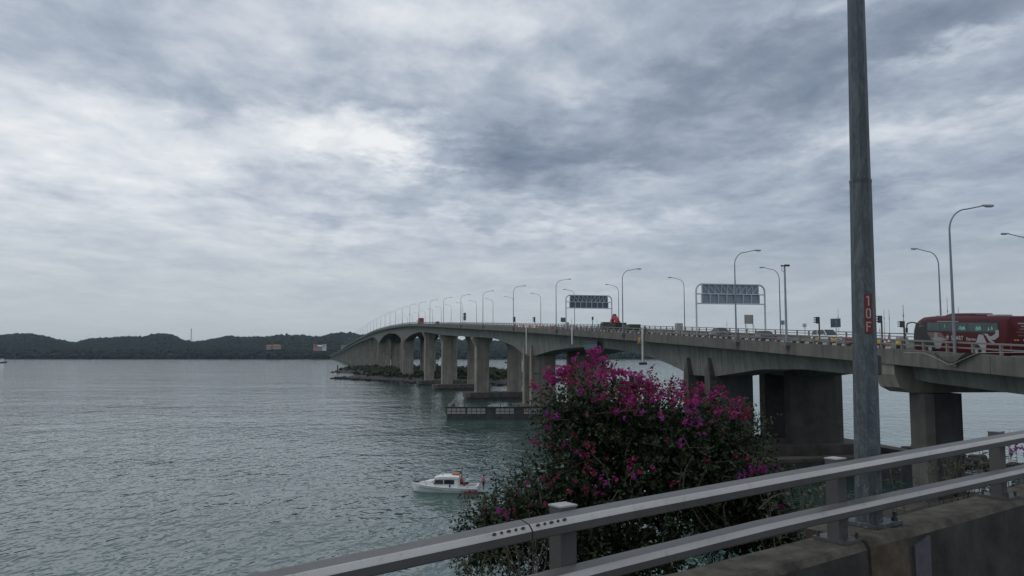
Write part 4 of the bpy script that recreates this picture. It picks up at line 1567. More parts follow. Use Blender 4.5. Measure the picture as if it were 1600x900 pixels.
# ------------------------------------------------------------------ motor boat
def motor_boat():
    base = at(697, 763, 94.0)
    T = thing('motor_boat', 'white cabin cruiser with orange raft on its roof on the open water', 'boat', (base.x + 3.75, 94.0, 0), math.pi - rad(4))
    # local +X to the bow, stern at x = 0
    st = [(0, 1.22, .62, -.15), (.6, 1.25, .62, -.3), (2.0, 1.3, .64, -.35), (4.0, 1.25, .70, -.35), (5.6, 1.0, .80, -.3), (6.8, .6, .91, -.2), (7.4, .28, .98, 0), (7.75, .05, 1.03, .55)]
    mb = MB()
    secs = []
    for x, w, zg, zk in st:
        secs.append([(x, 0, zk), (x, w * .55, zk + .12), (x, w * .86, .12 if zk < .1 else zk + .1), (x, w, zg - .12), (x, w * 1.03, zg), (x, -w * 1.03, zg), (x, -w, zg - .12), (x, -w * .86, .12 if zk < .1 else zk + .1), (x, -w * .55, zk + .12)])
    mb.loft(secs)
    hull = mb.build('hull', 'gel', T, True)
    for s in (-1, 1):
        m_ = MB()
        pts = [(x + .0, s * (w * 1.005 + .012), zg - .26) for x, w, zg, zk in st[:7]]
        m_.loft([[(px, py - .012 * s, pz - .07), (px, py + .016 * s, pz - .07), (px, py + .016 * s, pz + .04), (px, py - .012 * s, pz + .04)] for px, py, pz in pts[:3]])
        m_.loft([[(px, py - .012 * s, pz - .07), (px, py + .016 * s, pz - .07), (px, py + .016 * s, pz + .04), (px, py - .012 * s, pz + .04)] for px, py, pz in pts[3:6]])
        m_.build('side_stripe', 'gelgrey', T)
        m_ = MB()
        m_.loft([[(x, s * 1.1, -.1), (x, s * 1.265, -.1), (x, s * (1.285), zt), (x, s * 1.1, zt)] for x, zt in ((.02, .44), (.7, .44), (1.5, .40))])
        m_.build('stern_patch', 'redhull', T)
        # gunwale strip
        m_ = MB()
        m_.tube([(x, s * w * 1.04, zg) for x, w, zg, zk in st], .045, 6)
        m_.build('rub_rail', 'gel', T)
    m_ = MB()
    m_.box(.12, 2.3, -1.05, 1.05, .623, .64)
    m_.build('cockpit_floor', 'gelgrey', T)
    for s in (-1, 1):
        MB().box(.05, 2.28, *sorted((s * 1.1, s * 1.28)), .6, .86).build('coaming', 'gel', T)
    MB().box(.0, .14, -1.09, 1.09, .6, .84).build('transom', 'gel', T)
    MB().box(-1.0, -.03, -1.0, 1.0, .18, .25).build('swim_platform', 'gelgrey', T)
    m_ = MB()
    for s in (-1, 1):
        m_.tube([(-.9, s * .9, .25), (-.9, s * .9, .85), (-.1, s * .9, .85)], .025, 5)
    m_.build('platform_rail', 'galv', T)
    # foredeck trunk and cabin
    m_ = MB()
    m_.loft([[(x, -w, .6), (x, w, .6), (x, w * .85, z), (x, -w * .85, z)] for x, w, z in ((5.0, .95, 1.42), (5.6, .85, 1.34), (6.5, .55, 1.16), (7.0, .3, 1.03))])
    m_.build('foredeck', 'gel', T, True)
    m_ = MB()
    m_.loft([[(x, -w, .6), (x, w, .6), (x, w * .9, z), (x, -w * .9, z)] for x, w, z in ((2.3, 1.1, 1.62), (4.75, 1.08, 1.62), (5.3, .98, 1.15))])
    m_.build('cabin', 'gel', T)
    for s in (-1, 1):
        for (a, b, c, d) in ((3.95, 5.1, 4.0, 4.85), (2.7, 3.85, 2.7, 3.85)):
            m_ = MB()
            m_.hexa([(a, s * 1.045, 1.05), (b, s * 1.03, 1.05), (b, s * 1.09, 1.05), (a, s * 1.10, 1.05), (c, s * .985, 1.52), (d, s * .97, 1.52), (d, s * 1.035, 1.52), (c, s * 1.04, 1.52)])
            m_.build('window', 'glass', T)
    MB().hexa([(5.22, -.85, 1.2), (5.36, -.85, 1.2), (5.36, .85, 1.2), (5.22, .85, 1.2), (4.78, -.8, 1.6), (4.86, -.8, 1.6), (4.86, .8, 1.6), (4.78, .8, 1.6)]).build('windscreen', 'glass', T)
    m_ = MB()
    m_.loft([[(x, -w, 1.623), (x, w, 1.623), (x, w, 1.623 + z * .7), (x, w * .85, 1.623 + z), (x, -w * .85, 1.623 + z), (x, -w, 1.623 + z * .7)] for x, w, z in ((2.15, 1.05, .3), (3.0, 1.1, .36), (4.4, 1.08, .34), (5.0, .9, .14))])
    m_.build('roof', 'gel', T, True)
    for s in (-1, 1):
        MB().tube([(2.2, s * 1.0, .65), (2.25, s * .98, 1.62)], .05, 6).build('roof_post', 'gel', T)
    m_ = MB()
    m_.cbox((2.65, 0, 2.08), .85, .8, .24, .09)
    m_.build('life_raft', pmat('faded_orange_canvas', (.46, .16, .07), .7, var=.15, scale=6), T)
    m_ = MB()
    m_.cbox((4.15, .3, 2.02), .2, .2, .1, .03)
    m_.tube([(4.7, 0, 1.85), (4.7, 0, 2.2)], .03, 6)
    m_.cbox((4.7, 0, 2.2), .3, .12, .08, .02)
    m_.build('roof_fitting', 'shelter', T)
    m_ = MB()
    m_.tube([(2.15, -.3, 1.95), (1.95, -.3, 2.6)], .04, 6)
    m_.tube([(2.2, .3, 1.95), (2.1, .3, 2.4)], .03, 6)
    m_.prism([(1.88, 2.1), (2.2, 2.35), (2.1, 2.05)], -.33, -.27, 'y')
    m_.build('mast', 'black', T)
    m_ = MB()
    for s in (-1, 1):
        m_.tube([(5.9, s * .82, .86), (6.1, s * .82, 1.35), (7.0, s * .45, 1.5), (7.75, 0, 1.55)], .022, 5)
        for (xx, yy_, z0, z1) in ((6.8, s * .55, .93, 1.46), (7.4, s * .22, 1.0, 1.53)):
            m_.tube([(xx, yy_, z0), (xx, yy_, z1)], .018, 5)
    m_.tube([(7.5, 0, 1.0), (7.85, 0, 1.75)], .025, 5)
    m_.cbox((7.85, 0, 1.78), .2, .08, .12, .02)
    m_.build('bow_rail', 'darkmetal', T)
    m_ = MB()
    m_.cbox((7.15, 0, 1.14), .35, .28, .2, .06)
    m_.build('anchor_winch', 'black', T)
    m_ = MB().cbox((.75, .2, .92), .5, .9, .12, .03)
    m_.build('engine_hatch', 'shelter', T)
    MB().tube([(3.2, 1.12, .7), (3.2, 1.12, .98)], .08, 8).build('boat_fender', 'navy', T)
    # people aboard
    mt = Matrix.Translation(T.location) @ Matrix.Rotation(T.rotation_euler.z, 4, 'Z')
    def aboard(lp, lz, rz, pose, shirt, label, cap=False):
        q = mt @ Vector((lp[0], lp[1], lz))
        P = thing('person', label, 'person', q, T.rotation_euler.z + rz)
        person(P, pose, shirt, 'darkcloth', cap)
    aboard((-.55, .0), .252, rad(120), 'stand', 'redcloth', 'person in red shirt and dark shorts standing on the boat stern platform', True)
    aboard((1.95, .35), .642, rad(60), 'sit', 'redcloth', 'person in red shirt sitting behind the boat cabin')
    aboard((1.25, .35), .642, rad(-60), 'sit', 'whitecloth', 'person in white shirt sitting in the middle of the boat cockpit')
    for xx in (1.95, 1.25):
        q = mt @ Vector((xx, .3, .642))
        st_ = thing('boat_seat', 'small white cockpit seat under the person in ' + ('red' if xx > 1.5 else 'white'), 'seat', q, T.rotation_euler.z)
        MB().cbox((0, 0, .17), .42, .42, .32, .04).build('seat_box', 'gel', st_)
        MB().cbox((0, 0, .345), .38, .38, .03, .01).build('cushion', 'gelgrey', st_)


motor_boat()


# ------------------------------------------------------------------ distant boats
def far_boat(u, v, y, L, label, hullmat, kind, rz=0.0):
    p = at(u, v, y)
    T = thing('distant_boat', label, 'boat', (p.x, y, 0), rz)
    mb = MB()
    mb.loft([[(x, 0, -.5), (x, w * .8, -.3), (x, w, zg), (x, -w, zg), (x, -w * .8, -.3)] for x, w, zg in ((-L / 2, L * .12, L * .09), (0, L * .14, L * .08), (L * .32, L * .11, L * .10), (L / 2, L * .02, L * .14))])
    mb.build('hull', hullmat, T)
    z = L * .085
    if kind == 'tug':
        MB().cbox((L * .05, 0, z + L * .09), L * .34, L * .18, L * .17, .1).build('deckhouse', 'gel', T)
        MB().cbox((L * .1, 0, z + L * .23), L * .18, L * .14, L * .1, .1).build('wheelhouse', 'gel', T)
        MB().box(L * .02, L * .18, -L * .072, L * .072, z + L * .23, z + L * .265).build('window', 'glass', T)
        MB().tube([(L * .06, 0, z + L * .28), (L * .06, 0, z + L * .5)], .12, 5).build('mast', 'darkmetal', T)
        MB().cbox((-L * .08, 0, z + L * .2), L * .06, L * .06, L * .16, .1).build('funnel', 'navy', T)
    elif kind == 'work':
        MB().cbox((-L * .1, 0, z + L * .06), L * .35, L * .2, L * .12, .1).build('deckhouse', 'darkmetal', T)
        MB().cbox((L * .2, 0, z + L * .05), L * .12, L * .16, L * .10, .1).build('wheelhouse', 'shelter', T)
        MB().tube([(-L * .2, 0, z), (-L * .25, 0, z + L * .26)], .12, 5).build('mast', 'darkmetal', T)
        MB().tube([(L * .1, 0, z), (L * .02, 0, z + L * .2)], .1, 5).build('derrick', 'darkmetal', T)
    else:
        for k in range(3):
            MB().cbox((-L * .02, 0, z + L * .05 + k * L * .085), L * (.74 - k * .1), L * .2, L * .05, .1).build('deckhouse', 'gel', T)
            if k < 2:
                MB().cbox((-L * .02, 0, z + L * .0925 + k * L * .085), L * (.70 - k * .1), L * .18, L * .034).build('window', 'navy', T)
    return T


far_boat(1, 567, 1330, 20, 'tug with dark hull and white cabin at the left edge of the picture', 'navy', 'tug')
far_boat(799, 567, 1330, 22, 'dark workboat seen between two bridge piers on the bright water', 'navy', 'work')
far_boat(692, 567, 1330, 26, 'white ferry with dark window rows half hidden between the piers', 'gel', 'ferry', rad(70))
p = at(170, 569, 1175)
T = thing('buoy', 'small dark buoy alone on the far water at left', 'buoy', (p.x, p.y, 0))
MB().tube([(0, 0, -.6), (0, 0, .5), (0, 0, .9)], [1.1, 1.1, .6], 10).build('float', 'navy', T)
MB().tube([(0, 0, .9), (0, 0, 2.4)], [.35, .12], 6).build('topmark', 'darkmetal', T)


# ------------------------------------------------------------------ far shore: hills, forest, buildings, mast
HU = [-400, -150, 0, 48, 75, 100, 120, 145, 175, 200, 222, 240, 256, 270, 285, 300, 320, 345, 360, 375, 400, 424, 440, 470, 500, 512, 530, 548, 562, 600, 640, 700, 760, 820, 880, 940, 1000, 1150, 1400, 1900]
HV = [534, 528, 524.5, 521.5, 527, 533, 536, 529.5, 528, 526.5, 527.5, 523, 522, 524, 531, 535, 533, 528, 525.5, 527, 528, 526, 524.5, 524.5, 527, 524, 520.5, 521, 523, 526, 528, 531, 533, 534, 538, 543, 547, 551, 553, 553]
YS, YR = 2215.0, 3300.0


def ridge(x, y):
    u = 800 + x / y * F
    v = float(np.interp(u, HU, HV))
    return zof(v, YR) - 9


def hillz(x, y):
    if y < YS:
        return -3.0
    rg = ridge(x, y)
    f = (y - YS)
    top = 10 + 12 * min(1, f / 60)
    top = min(top, max(4.0, rg))
    k = min(1.0, max(0.0, (f - 60) / (YR - YS - 60)))
    k = k * k * (3 - 2 * k)
    z = top + (max(rg, 4) - top) * k
    z += 4 * mnoise.noise(Vector((x * .012, y * .012, 0))) * min(1, f / 80)
    if y > YR:
        z -= (y - YR) * .12
    if f < 8:
        z = -1.5 + f * .6
    return z


mb = MB()
xs = np.arange(-3400, 3000, 28.0)
yl = [2190, 2215, 2223, 2240, 2275, 2330, 2420, 2540, 2680, 2830, 3000, 3150, 3300, 3420, 3600]
for yv in yl:
    for x in xs:
        mb.v.append((float(x), float(yv), hillz(float(x), yv)))
nx = len(xs)
for j in range(len(yl) - 1):
    for i in range(nx - 1):
        mb.f.append((j * nx + i, j * nx + i + 1, (j + 1) * nx + i + 1, (j + 1) * nx + i))
        mb.mi.append(0)
structure(mb.build('hills', 'forest', smooth=True))

# crown clumps on the hills
bmi = bmesh.new()
bmesh.ops.create_icosphere(bmi, subdivisions=1, radius=1.0)
ICOV = np.array([v.co[:] for v in bmi.verts])
ICOF = np.array([[v.index for v in f.verts] for f in bmi.faces])
bmi.free()


def clumps(name, pts, mat, label=None, parent=None, jit=.22, seed=1):
    """pts: x, y, z, radius, height factor: one faceted crown each"""
    g = np.random.default_rng(seed)
    nn = len(pts)
    P = np.array([q[:3] for q in pts])
    r_ = np.array([q[3] for q in pts])[:, None, None]
    hf = np.array([q[4] for q in pts])
    V = np.repeat(ICOV[None], nn, 0)
    V = V * (1 + g.uniform(-jit, jit, (nn, len(ICOV), 1)))
    a = g.uniform(0, 6.28, nn)
    ca, sa = np.cos(a)[:, None], np.sin(a)[:, None]
    V = np.stack([V[:, :, 0] * ca - V[:, :, 1] * sa, V[:, :, 0] * sa + V[:, :, 1] * ca, V[:, :, 2] * hf[:, None]], 2)
    V = V * r_ + P[:, None, :]
    Fc = ICOF[None] + (np.arange(nn) * len(ICOV))[:, None, None]
    me = bpy.data.meshes.new(name)
    me.from_pydata(V.reshape(-1, 3).tolist(), [], Fc.reshape(-1, 3).tolist())
    me.materials.append(M[mat])
    o = link(name, me, parent, stuff=True)
    if label:
        o['label'] = label
    return o


rr = random.Random(11)
HOUSES_U = [(414, 440), (487, 512), (531, 547)]
pts = []
for i in range(17000):
    y = YS + 4 + (YR + 30 - YS) * rr.random() ** 1.1
    u = rr.uniform(-120, 1120)
    x = (u - 800) / F * y
    z = hillz(x, y)
    if any(a - 2 < u < b + 2 for a, b in HOUSES_U) and 2255 < y < 2305:
        continue
    r_ = rr.uniform(4.0, 7.5) * y / 2300
    if y < YS + 30:
        r_ = rr.uniform(4.5, 7.0)
        pts.append((x, y, z + r_ * .2, r_, rr.uniform(.7, 1.1)))
    else:
        pts.append((x, y, z + r_ * .3, r_, rr.uniform(.7, 1.15)))
for i in range(420):       # taller crowns breaking the ridge line
    y = YR + rr.uniform(-20, 10)
    u = rr.uniform(-60, 900)
    x = (u - 800) / F * y
    r_ = rr.uniform(3.5, 7.0)
    pts.append((x, y, hillz(x, y) + r_ * rr.uniform(.6, 1.4), r_, rr.uniform(.8, 1.4)))
for i in range(1400):      # mangrove edge at the water
    y = YS + rr.uniform(2, 12)
    u = rr.uniform(-120, 1150)
    x = (u - 800) / F * y
    r_ = rr.uniform(3.0, 5.0)
    pts.append((x, y, rr.uniform(1.5, 9.0), r_, rr.uniform(.8, 1.2)))
o = clumps('forest', pts, 'forest', 'dark green forest covering the far shore hills')
o['category'] = 'forest'


def far_block(name, label, cat, u, v, y, w, d, h, wall, roof=None, nwin=4, rows=1, rz=0):
    p = at(u, v, y)
    T = thing(name, label, cat, p, rz)
    MB().box(-w / 2, w / 2, 0, d, -8, h).build('wall', wall, T)
    for j in range(rows):
        for i in range(nwin):
            xx = -w / 2 + (i + .5) * w / nwin
            MB().box(xx - w / nwin * .28, xx + w / nwin * .28, -.15, .05, h * (j + .3) / rows, h * (j + .75) / rows).build('window', 'glass', T)
    if roof:
        mb = MB()
        mb.loft([[(-w / 2 - 1, -1, h + .003), (w / 2 + 1, -1, h + .003), (w / 2 + 1, d + 1, h + .003), (-w / 2 - 1, d + 1, h + .003)], [(-w / 2 + 2, d / 2 - .3, h + 4.2), (w / 2 - 2, d / 2 - .3, h + 4.2), (w / 2 - 2, d / 2 + .3, h + 4.2), (-w / 2 + 2, d / 2 + .3, h + 4.2)]])
        mb.build('roof', roof, T)
    else:
        MB().box(-w / 2 - .5, w / 2 + .5, -.5, d + .5, h + .003, h + .8).build('roof', wall, T)
    return T


far_block('shore_house', 'orange roofed house on the hillside, left of its pair', 'house', 420, 542, 2262, 14, 12, 1.8, 'houserender', 'roofo', 4)
far_block('shore_house', 'long low orange roofed house on the hillside, right of its pair', 'house', 431.5, 541.5, 2264, 21, 12, 1.5, 'houserender', 'roofo', 6)
far_block('pink_block', 'pink and white block on the far shore, left of the white hall', 'building', 492.3, 543.5, 2260, 11, 12, 10, 'pink', None, 3, 3)
far_block('arched_hall', 'low pale hall between the pink and the white block on the far shore', 'building', 499, 543.6, 2262, 13, 12, 4, 'gelgrey', 'cream', 4, 1)
far_block('white_block', 'small white block on the far shore, nearest the bridge end', 'building', 506, 543.5, 2260, 9, 12, 9, 'cream', None, 2, 2)
far_block('pale_warehouse', 'long pale low building on the far shore beside the bridge landing', 'building', 539, 542.5, 2264, 22, 14, 4.5, 'gelgrey', None, 7, 1)

# lattice mast on the ridge
p = at(298.5, 535, YR - 12)
T = thing('lattice_mast', 'thin lattice radio mast standing on the far ridge', 'radio mast', p)
Hm = zof(513, YR - 12) - p.z
w0, w1 = 1.7, 1.1
mb = MB()
lv = 10
for s in ((-1, -1), (1, -1), (1, 1), (-1, 1)):
    MB().tube([(s[0] * w0, s[1] * w0, -6), (s[0] * w1, s[1] * w1, Hm)], .34, 4).build('leg', 'shelter', T)
for i in range(lv):
    z0, z1 = Hm * i / lv, Hm * (i + 1) / lv
    a, b = w0 + (w1 - w0) * i / lv, w0 + (w1 - w0) * (i + 1) / lv
    mb.tube([(-a, -a, z0), (b, -b, z1)], .16, 4)
    mb.tube([(a, -a, z0), (a, a, z0)], .16, 4)
    mb.tube([(-a, -a, z0), (a, -a, z0)], .16, 4)
mb.build('bracing', 'shelter', T)
mb = MB()
for z in (.55, .7, .83):
    mb.cbox((0, -1.9, Hm * z), 2.6, .6, 1.8, .1)
mb.build('antenna', 'cream', T)

# ------------------------------------------------------------------ scrub islet under the bridge
mb = MB()
outline = []
for (u, v) in ((525, 592), (560, 594), (600, 596), (640, 599), (690, 600)):
    d = ray(u, v)
    k = -CAMZ / d[2]
    outline.append((d[0] * k, d[1] * k))
far_side = [(-5, 400), (30, 470), (-10, 620), (-60, 740), (-140, 760)]
tip2 = []
for (u, v) in ((515, 582), (552, 583.5)):
    d = ray(u, v)
    k = -CAMZ / d[2]
    tip2.append((d[0] * k, d[1] * k))
poly = outline + far_side + tip2 + [(-96, 545)]


def inside(x, y):
    c = False
    for i in range(len(poly)):
        (x1, y1), (x2, y2) = poly[i], poly[i - 1]
        if (y1 > y) != (y2 > y) and x < (x2 - x1) * (y - y1) / (y2 - y1) + x1:
            c = not c
    return c


def edge_d(x, y):
    best = 1e9
    for i in range(len(poly)):
        (x1, y1), (x2, y2) = poly[i], poly[i - 1]
        dx, dy = x2 - x1, y2 - y1
        t_ = max(0, min(1, ((x - x1) * dx + (y - y1) * dy) / (dx * dx + dy * dy)))
        best = min(best, math.hypot(x - x1 - t_ * dx, y - y1 - t_ * dy))
    return best


gx = np.arange(-190, 70, 5.0)
gy = np.arange(380, 790, 8.0)
for yv in gy:
    for x in gx:
        d = edge_d(x, yv) if inside(x, yv) else -edge_d(x, yv)
        z = min(2.2, .3 + d * .22) + .3 * mnoise.noise(Vector((x * .2, yv * .2, 0)))
        mb.v.append((float(x), float(yv), max(-2.5, z)))
nx = len(gx)
for j in range(len(gy) - 1):
    for i in range(nx - 1):
        mb.f.append((j * nx + i, j * nx + i + 1, (j + 1) * nx + i + 1, (j + 1) * nx + i))
        mb.mi.append(0)
structure(mb.build('islet_ground', 'rock', smooth=True))
rr = random.Random(5)
pts, rk = [], MB()
while len(pts) < 900:
    x, y = rr.uniform(-185, 60), rr.uniform(390, 760)
    if not inside(x, y):
        continue
    d = edge_d(x, y)
    if d < 6:
        continue
    big = min(1.0, d / 22)
    r_ = rr.uniform(1.0, 1.8) + 1.5 * big * rr.random()
    p, t_, r2 = frame(y)
    if x > p.x - 3 and x < p.x + 26 and rr.random() < .75:
        r_ *= .7
    pts.append((x, y, 1.8 + r_ * rr.uniform(.3, .95), r_, rr.uniform(.7, 1.1)))
sub = []
for (x, y, z, r_, hf) in pts:       # each shrub as a cluster of smaller leaf lumps
    for k in range(7):
        a, e = rr.uniform(0, 6.28), rr.uniform(-.3, 1.3)
        q = r_ * .75
        sub.append((x + q * math.cos(a) * math.cos(e), y + q * math.sin(a) * math.cos(e), z + q * hf * math.sin(e), r_ * rr.uniform(.28, .5), 1.0))
o = clumps('islet_scrub', sub, 'scrub', 'green scrub covering the rocky islet under the bridge', seed=4, jit=.35)
o['category'] = 'scrub'
n_r = 0
while n_r < 520:
    i = rr.randrange(len(poly))
    (x1, y1), (x2, y2) = poly[i], poly[i - 1]
    if y1 > 640 and y2 > 640 and rr.random() < .6:
        continue
    t_ = rr.random()
    s = rr.uniform(.5, 1.5)
    rk.cbox((x1 + (x2 - x1) * t_ + rr.gauss(0, 1.2), y1 + (y2 - y1) * t_ + rr.gauss(0, 1.5), rr.uniform(.0, .9)), s * 1.5, s * 1.2, s, s * .25)
    n_r += 1
o = rk.build('shore_rocks', 'rock', stuff=True, label='dark rocks lining the edge of the islet')
o['category'] = 'rocks'
p = at(527.5, 576, 660)
T = thing('beacon_post', 'short dark beacon post on the left tip of the islet', 'post', (p.x, 660, 1.2))
MB().tube([(0, 0, -1), (0, 0, 4.2)], .5, 8).build('post', 'darkmetal', T)
MB().tube([(0, 0, 4.2), (0, 0, 5.2)], [.8, .5], 8).build('lantern', 'darkmetal', T)
# debris shelf at the cap of the flared pier
T = thing('moored_skiff', 'small dark skiff lying right of the flared pier', 'boat', (at(768, 594, 470).x, 470, 0), rad(10))
MB().loft([[(x, 0, -.2), (x, w, .6), (x, -w, .6)] for x, w in ((-3, .9), (0, 1.1), (3.2, .1))]).build('hull', 'navy', T)
MB().hexa([(-2, -.8, .603), (1.2, -.8, .603), (1.2, .8, .603), (-2, .8, .603), (-1.8, -.7, 1.7), (.9, -.7, 1.7), (.9, .7, 1.7), (-1.8, .7, 1.7)]).build('canopy', 'darkmetal', T)

# ------------------------------------------------------------------ near road, parapet and guardrail
A0 = Vector((.309, 5.47, 0))
DR = Vector((.811, .585, 0)).normalized()
NR = Vector((DR.y, -DR.x, 0))                 # towards the road
SX = [-7, -2.03, 0, 2.26, 7.15, 30]
z_top = lambda s: CAMZ + float(np.interp(s, SX, [-1.34, -1.145, -1.061, -1.009, -.913, -.46]))
z_low = lambda s: CAMZ + float(np.interp(s, SX, [-1.69, -1.50, -1.425, -1.36, -1.312, -.86]))
z_wall = lambda s: CAMZ + float(np.interp(s, SX, [-2.02, -1.85, -1.77, -1.72, -1.645, -1.19]))


def npt(s, nrm, z):
    q = A0 + DR * s + NR * nrm
    return (q.x, q.y, z)


def s_of_u(u):
    a = (u - 800) / F / 1.02
    return (a * A0.y - A0.x) / (DR.x - a * DR.y)


GR = thing('guardrail', 'grey two-rail steel guardrail along the near road edge', 'guardrail', npt(0, 0, z_wall(0)))
g0 = GR.location


def gl(s, nrm, z):
    q = npt(s, nrm, z)
    return (q[0] - g0.x, q[1] - g0.y, q[2] - g0.z)


RS = [(0, 0), (.02, .006), (.120, -.020), (.132, -.026), (.160, -.060), (.167, -.072), (.167, -.142), (.157, -.155), (.01, -.155), (0, -.145)]
RS = [(a * .82, b * .70) for a, b in RS]
S_JOINT = s_of_u(812)


def railpiece(zf, s0, s1, name):
    mb = MB()
    nseg = max(2, int((s1 - s0) / .8))
    sl_ = np.linspace(s0, s1, nseg)
    mb.loft([[gl(s, a, zf(s) + b) for a, b in RS] for s in sl_])
    mm = len(RS)
    for i in range(nseg - 1):
        for j in range(mm):
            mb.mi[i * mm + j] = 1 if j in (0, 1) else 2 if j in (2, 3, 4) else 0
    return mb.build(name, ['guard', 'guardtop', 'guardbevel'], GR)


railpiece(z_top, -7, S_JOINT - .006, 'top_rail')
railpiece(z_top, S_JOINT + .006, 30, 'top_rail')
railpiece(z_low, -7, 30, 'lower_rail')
# slots in the splice: small dark bolts in rows on the sloping face
for side_ in (-1, 1):
    for k in range(5):
        s = S_JOINT + side_ * (.06 + k * .055)
        a, b = .142 * .82, -.041 * .70
        z = z_top(s) + b + .004
        w = .016 if k % 2 == 0 else .01
        sl_m = MB()
        sl_m.loft([[gl(s + w * math.cos(q * math.pi / 4), a + h + .006 * math.sin(q * math.pi / 4), z - .0065 * math.sin(q * math.pi / 4) + h) for q in range(8)] for h in (-.004, .004)])
        sl_m.build('splice_bolt', 'black', GR)
mb = MB()
mb.loft([[gl(s, a, z_top(s) + b) for a, b in [(q[0] * .9 + .008, q[1] * .9 - .012) for q in RS]] for s in (S_JOINT - .2, S_JOINT + .2)])
mb.build('splice_sleeve', 'darkmetal', GR)
s1 = s_of_u(880)
s2 = s_of_u(1313)
for k in range(-2, 9):
    s = s1 + (s2 - s1) * k + .05
    w, dpt = .07, .125
    zt = z_top(s) + .018
    zb = z_wall(s) + .03
    mb = MB()
    mb.loft([[gl(s - w, -.004, z), gl(s + w, -.004, z), gl(s + w, -dpt, z), gl(s - w, -dpt, z)] for z in (zb, zt)])
    po = mb.build('post', 'guard', GR)
    mb = MB()
    mb.loft([[gl(s - w - .006, .002, z), gl(s + w + .006, .002, z), gl(s + w + .006, -dpt - .006, z), gl(s - w - .006, -dpt - .006, z)] for z in (zt + .001, zt + .012)])
    mb.build('post_cap', 'postcap', po)
    mb = MB()
    mb.loft([[gl(s - .13, .10, z), gl(s + .13, .10, z), gl(s + .13, -.24, z), gl(s - .13, -.24, z)] for z in (z_wall(s) + .002, z_wall(s) + .03)])
    mb.build('foot_plate', 'guard', po)
    mb = MB()
    for a in (-.1, .1):
        for b in (.065, -.2):
            q = gl(s + a, b, z_wall(s) + .03)
            mb.tube([q, (q[0], q[1], q[2] + .05)], .016, 6)
    for zf in (z_top, z_low):
        for a in (-.05, .05):
            q = gl(s + a, -.02, zf(s) + .0)
            mb.tube([(q[0], q[1], q[2] - .02), (q[0], q[1], q[2] + .018)], .012, 6)
    mb.build('bolts', 'darkmetal', po, stuff=True).name = 'bolt_set'

# parapet wall in two lengths with an open joint
S_P = s_of_u(1358)
PW = thing('parapet_wall', 'dirty low concrete parapet wall under the guardrail', 'wall', npt(0, 0, z_wall(0) - 1.1))
w0_ = PW.location


def wl(s, nrm, z):
    q = npt(s, nrm, z)
    return (q[0] - w0_.x, q[1] - w0_.y, q[2] - w0_.z)


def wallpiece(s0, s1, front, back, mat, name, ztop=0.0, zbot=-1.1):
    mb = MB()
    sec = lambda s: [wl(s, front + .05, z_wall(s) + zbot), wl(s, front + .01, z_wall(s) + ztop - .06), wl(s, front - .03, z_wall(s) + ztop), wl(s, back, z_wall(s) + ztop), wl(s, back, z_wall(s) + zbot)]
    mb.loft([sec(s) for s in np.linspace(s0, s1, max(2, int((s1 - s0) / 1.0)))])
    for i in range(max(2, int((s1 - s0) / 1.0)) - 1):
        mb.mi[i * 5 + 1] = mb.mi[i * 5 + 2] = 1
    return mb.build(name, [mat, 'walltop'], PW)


sj = S_P - .30
for a, b in ((-7, -3.4), (-3.385, sj - .012), (S_P + .36, S_P + 3.62), (S_P + 3.645, 14), (14.02, 30)):
    wallpiece(a, b, .15, -.27, 'wall', 'wall_length')
wallpiece(sj, S_P + .345, .17, -.48, 'ledge', 'pole_plinth', .02)
mb = MB()
s = S_P + .62
mb.loft([[wl(s - .17, f, z_wall(s) + z) for f, z in ((.155, -.5), (.155, -.14), (.19, -.14), (.19, -.5))], [wl(s + .12, f, z_wall(s) + z) for f, z in ((.155, -.5), (.155, -.08), (.19, -.08), (.19, -.5))]])
mb.build('patch_plate', 'plate', PW)
# conduit behind the wall
CD = MB()
CD.tube([npt(s, -1.15, z_wall(s) - .2) for s in np.linspace(-6, 28, 40)], .045, 8)
tag(CD.build('conduit_pipe', 'galv', smooth=True), 'pale conduit pipe running behind the parapet wall and lower rail', 'pipe')
# road
mb = MB()
mb.loft([[npt(s, .2, z_wall(s) - 1.6), npt(s, .2, z_wall(s) - 1.0), npt(s, 11, z_wall(s) - 1.0), npt(s, 11, z_wall(s) - 1.6)] for s in np.linspace(-14, 30, 24)])
structure(mb.build('road', 'asphalt'))
mb = MB()
mb.loft([[npt(s, .75, z_wall(s) - .996), npt(s, .75, z_wall(s) - .990), npt(s, .9, z_wall(s) - .990), npt(s, .9, z_wall(s) - .996)] for s in np.linspace(-14, 30, 24)])
structure(mb.build('edge_line', 'white'))
# embankment
mb = MB()
for j, s in enumerate(np.arange(-40, 40, 2.0)):
    for nn_, dz in ((12, -1.25), (0, -1.25), (-.30, -.52), (-1.5, -.50), (-5, -3.4), (-10, -6.8), (-18, -11.5), (-28, -17)):
        x, y, z = npt(s, nn_, max(z_wall(max(-7, min(30, s))), 13.0) + dz)
        mb.v.append((x, y, z + (.25 * mnoise.noise(Vector((x * .5, y * .5, 0))) if nn_ < -1 else 0)))
for j in range(39):
    for i in range(7):
        mb.f.append((j * 8 + i, j * 8 + i + 1, (j + 1) * 8 + i + 1, (j + 1) * 8 + i))
        mb.mi.append(0)
structure(mb.build('embankment', pmat('rough_earth_bank', (.028, .028, .018), .95, var=.5, scale=1.5, bump=.6, bscale=8), smooth=True))


# ------------------------------------------------------------------ the big numbered lamp post
pb = at(1358, 817, 8.05)
BASEZ = pb.z
T = thing('lamp_post', 'big weathered grey octagonal lamp post with red 10F plates', 'lamp post', (pb.x, pb.y, BASEZ))
T.rotation_euler.y = .0105
camdir = math.atan2(-pb.y, -pb.x)
rot0 = camdir + rad(24)                  # one flat turned slightly right of the camera
zj = 1.75 + CAMZ - BASEZ


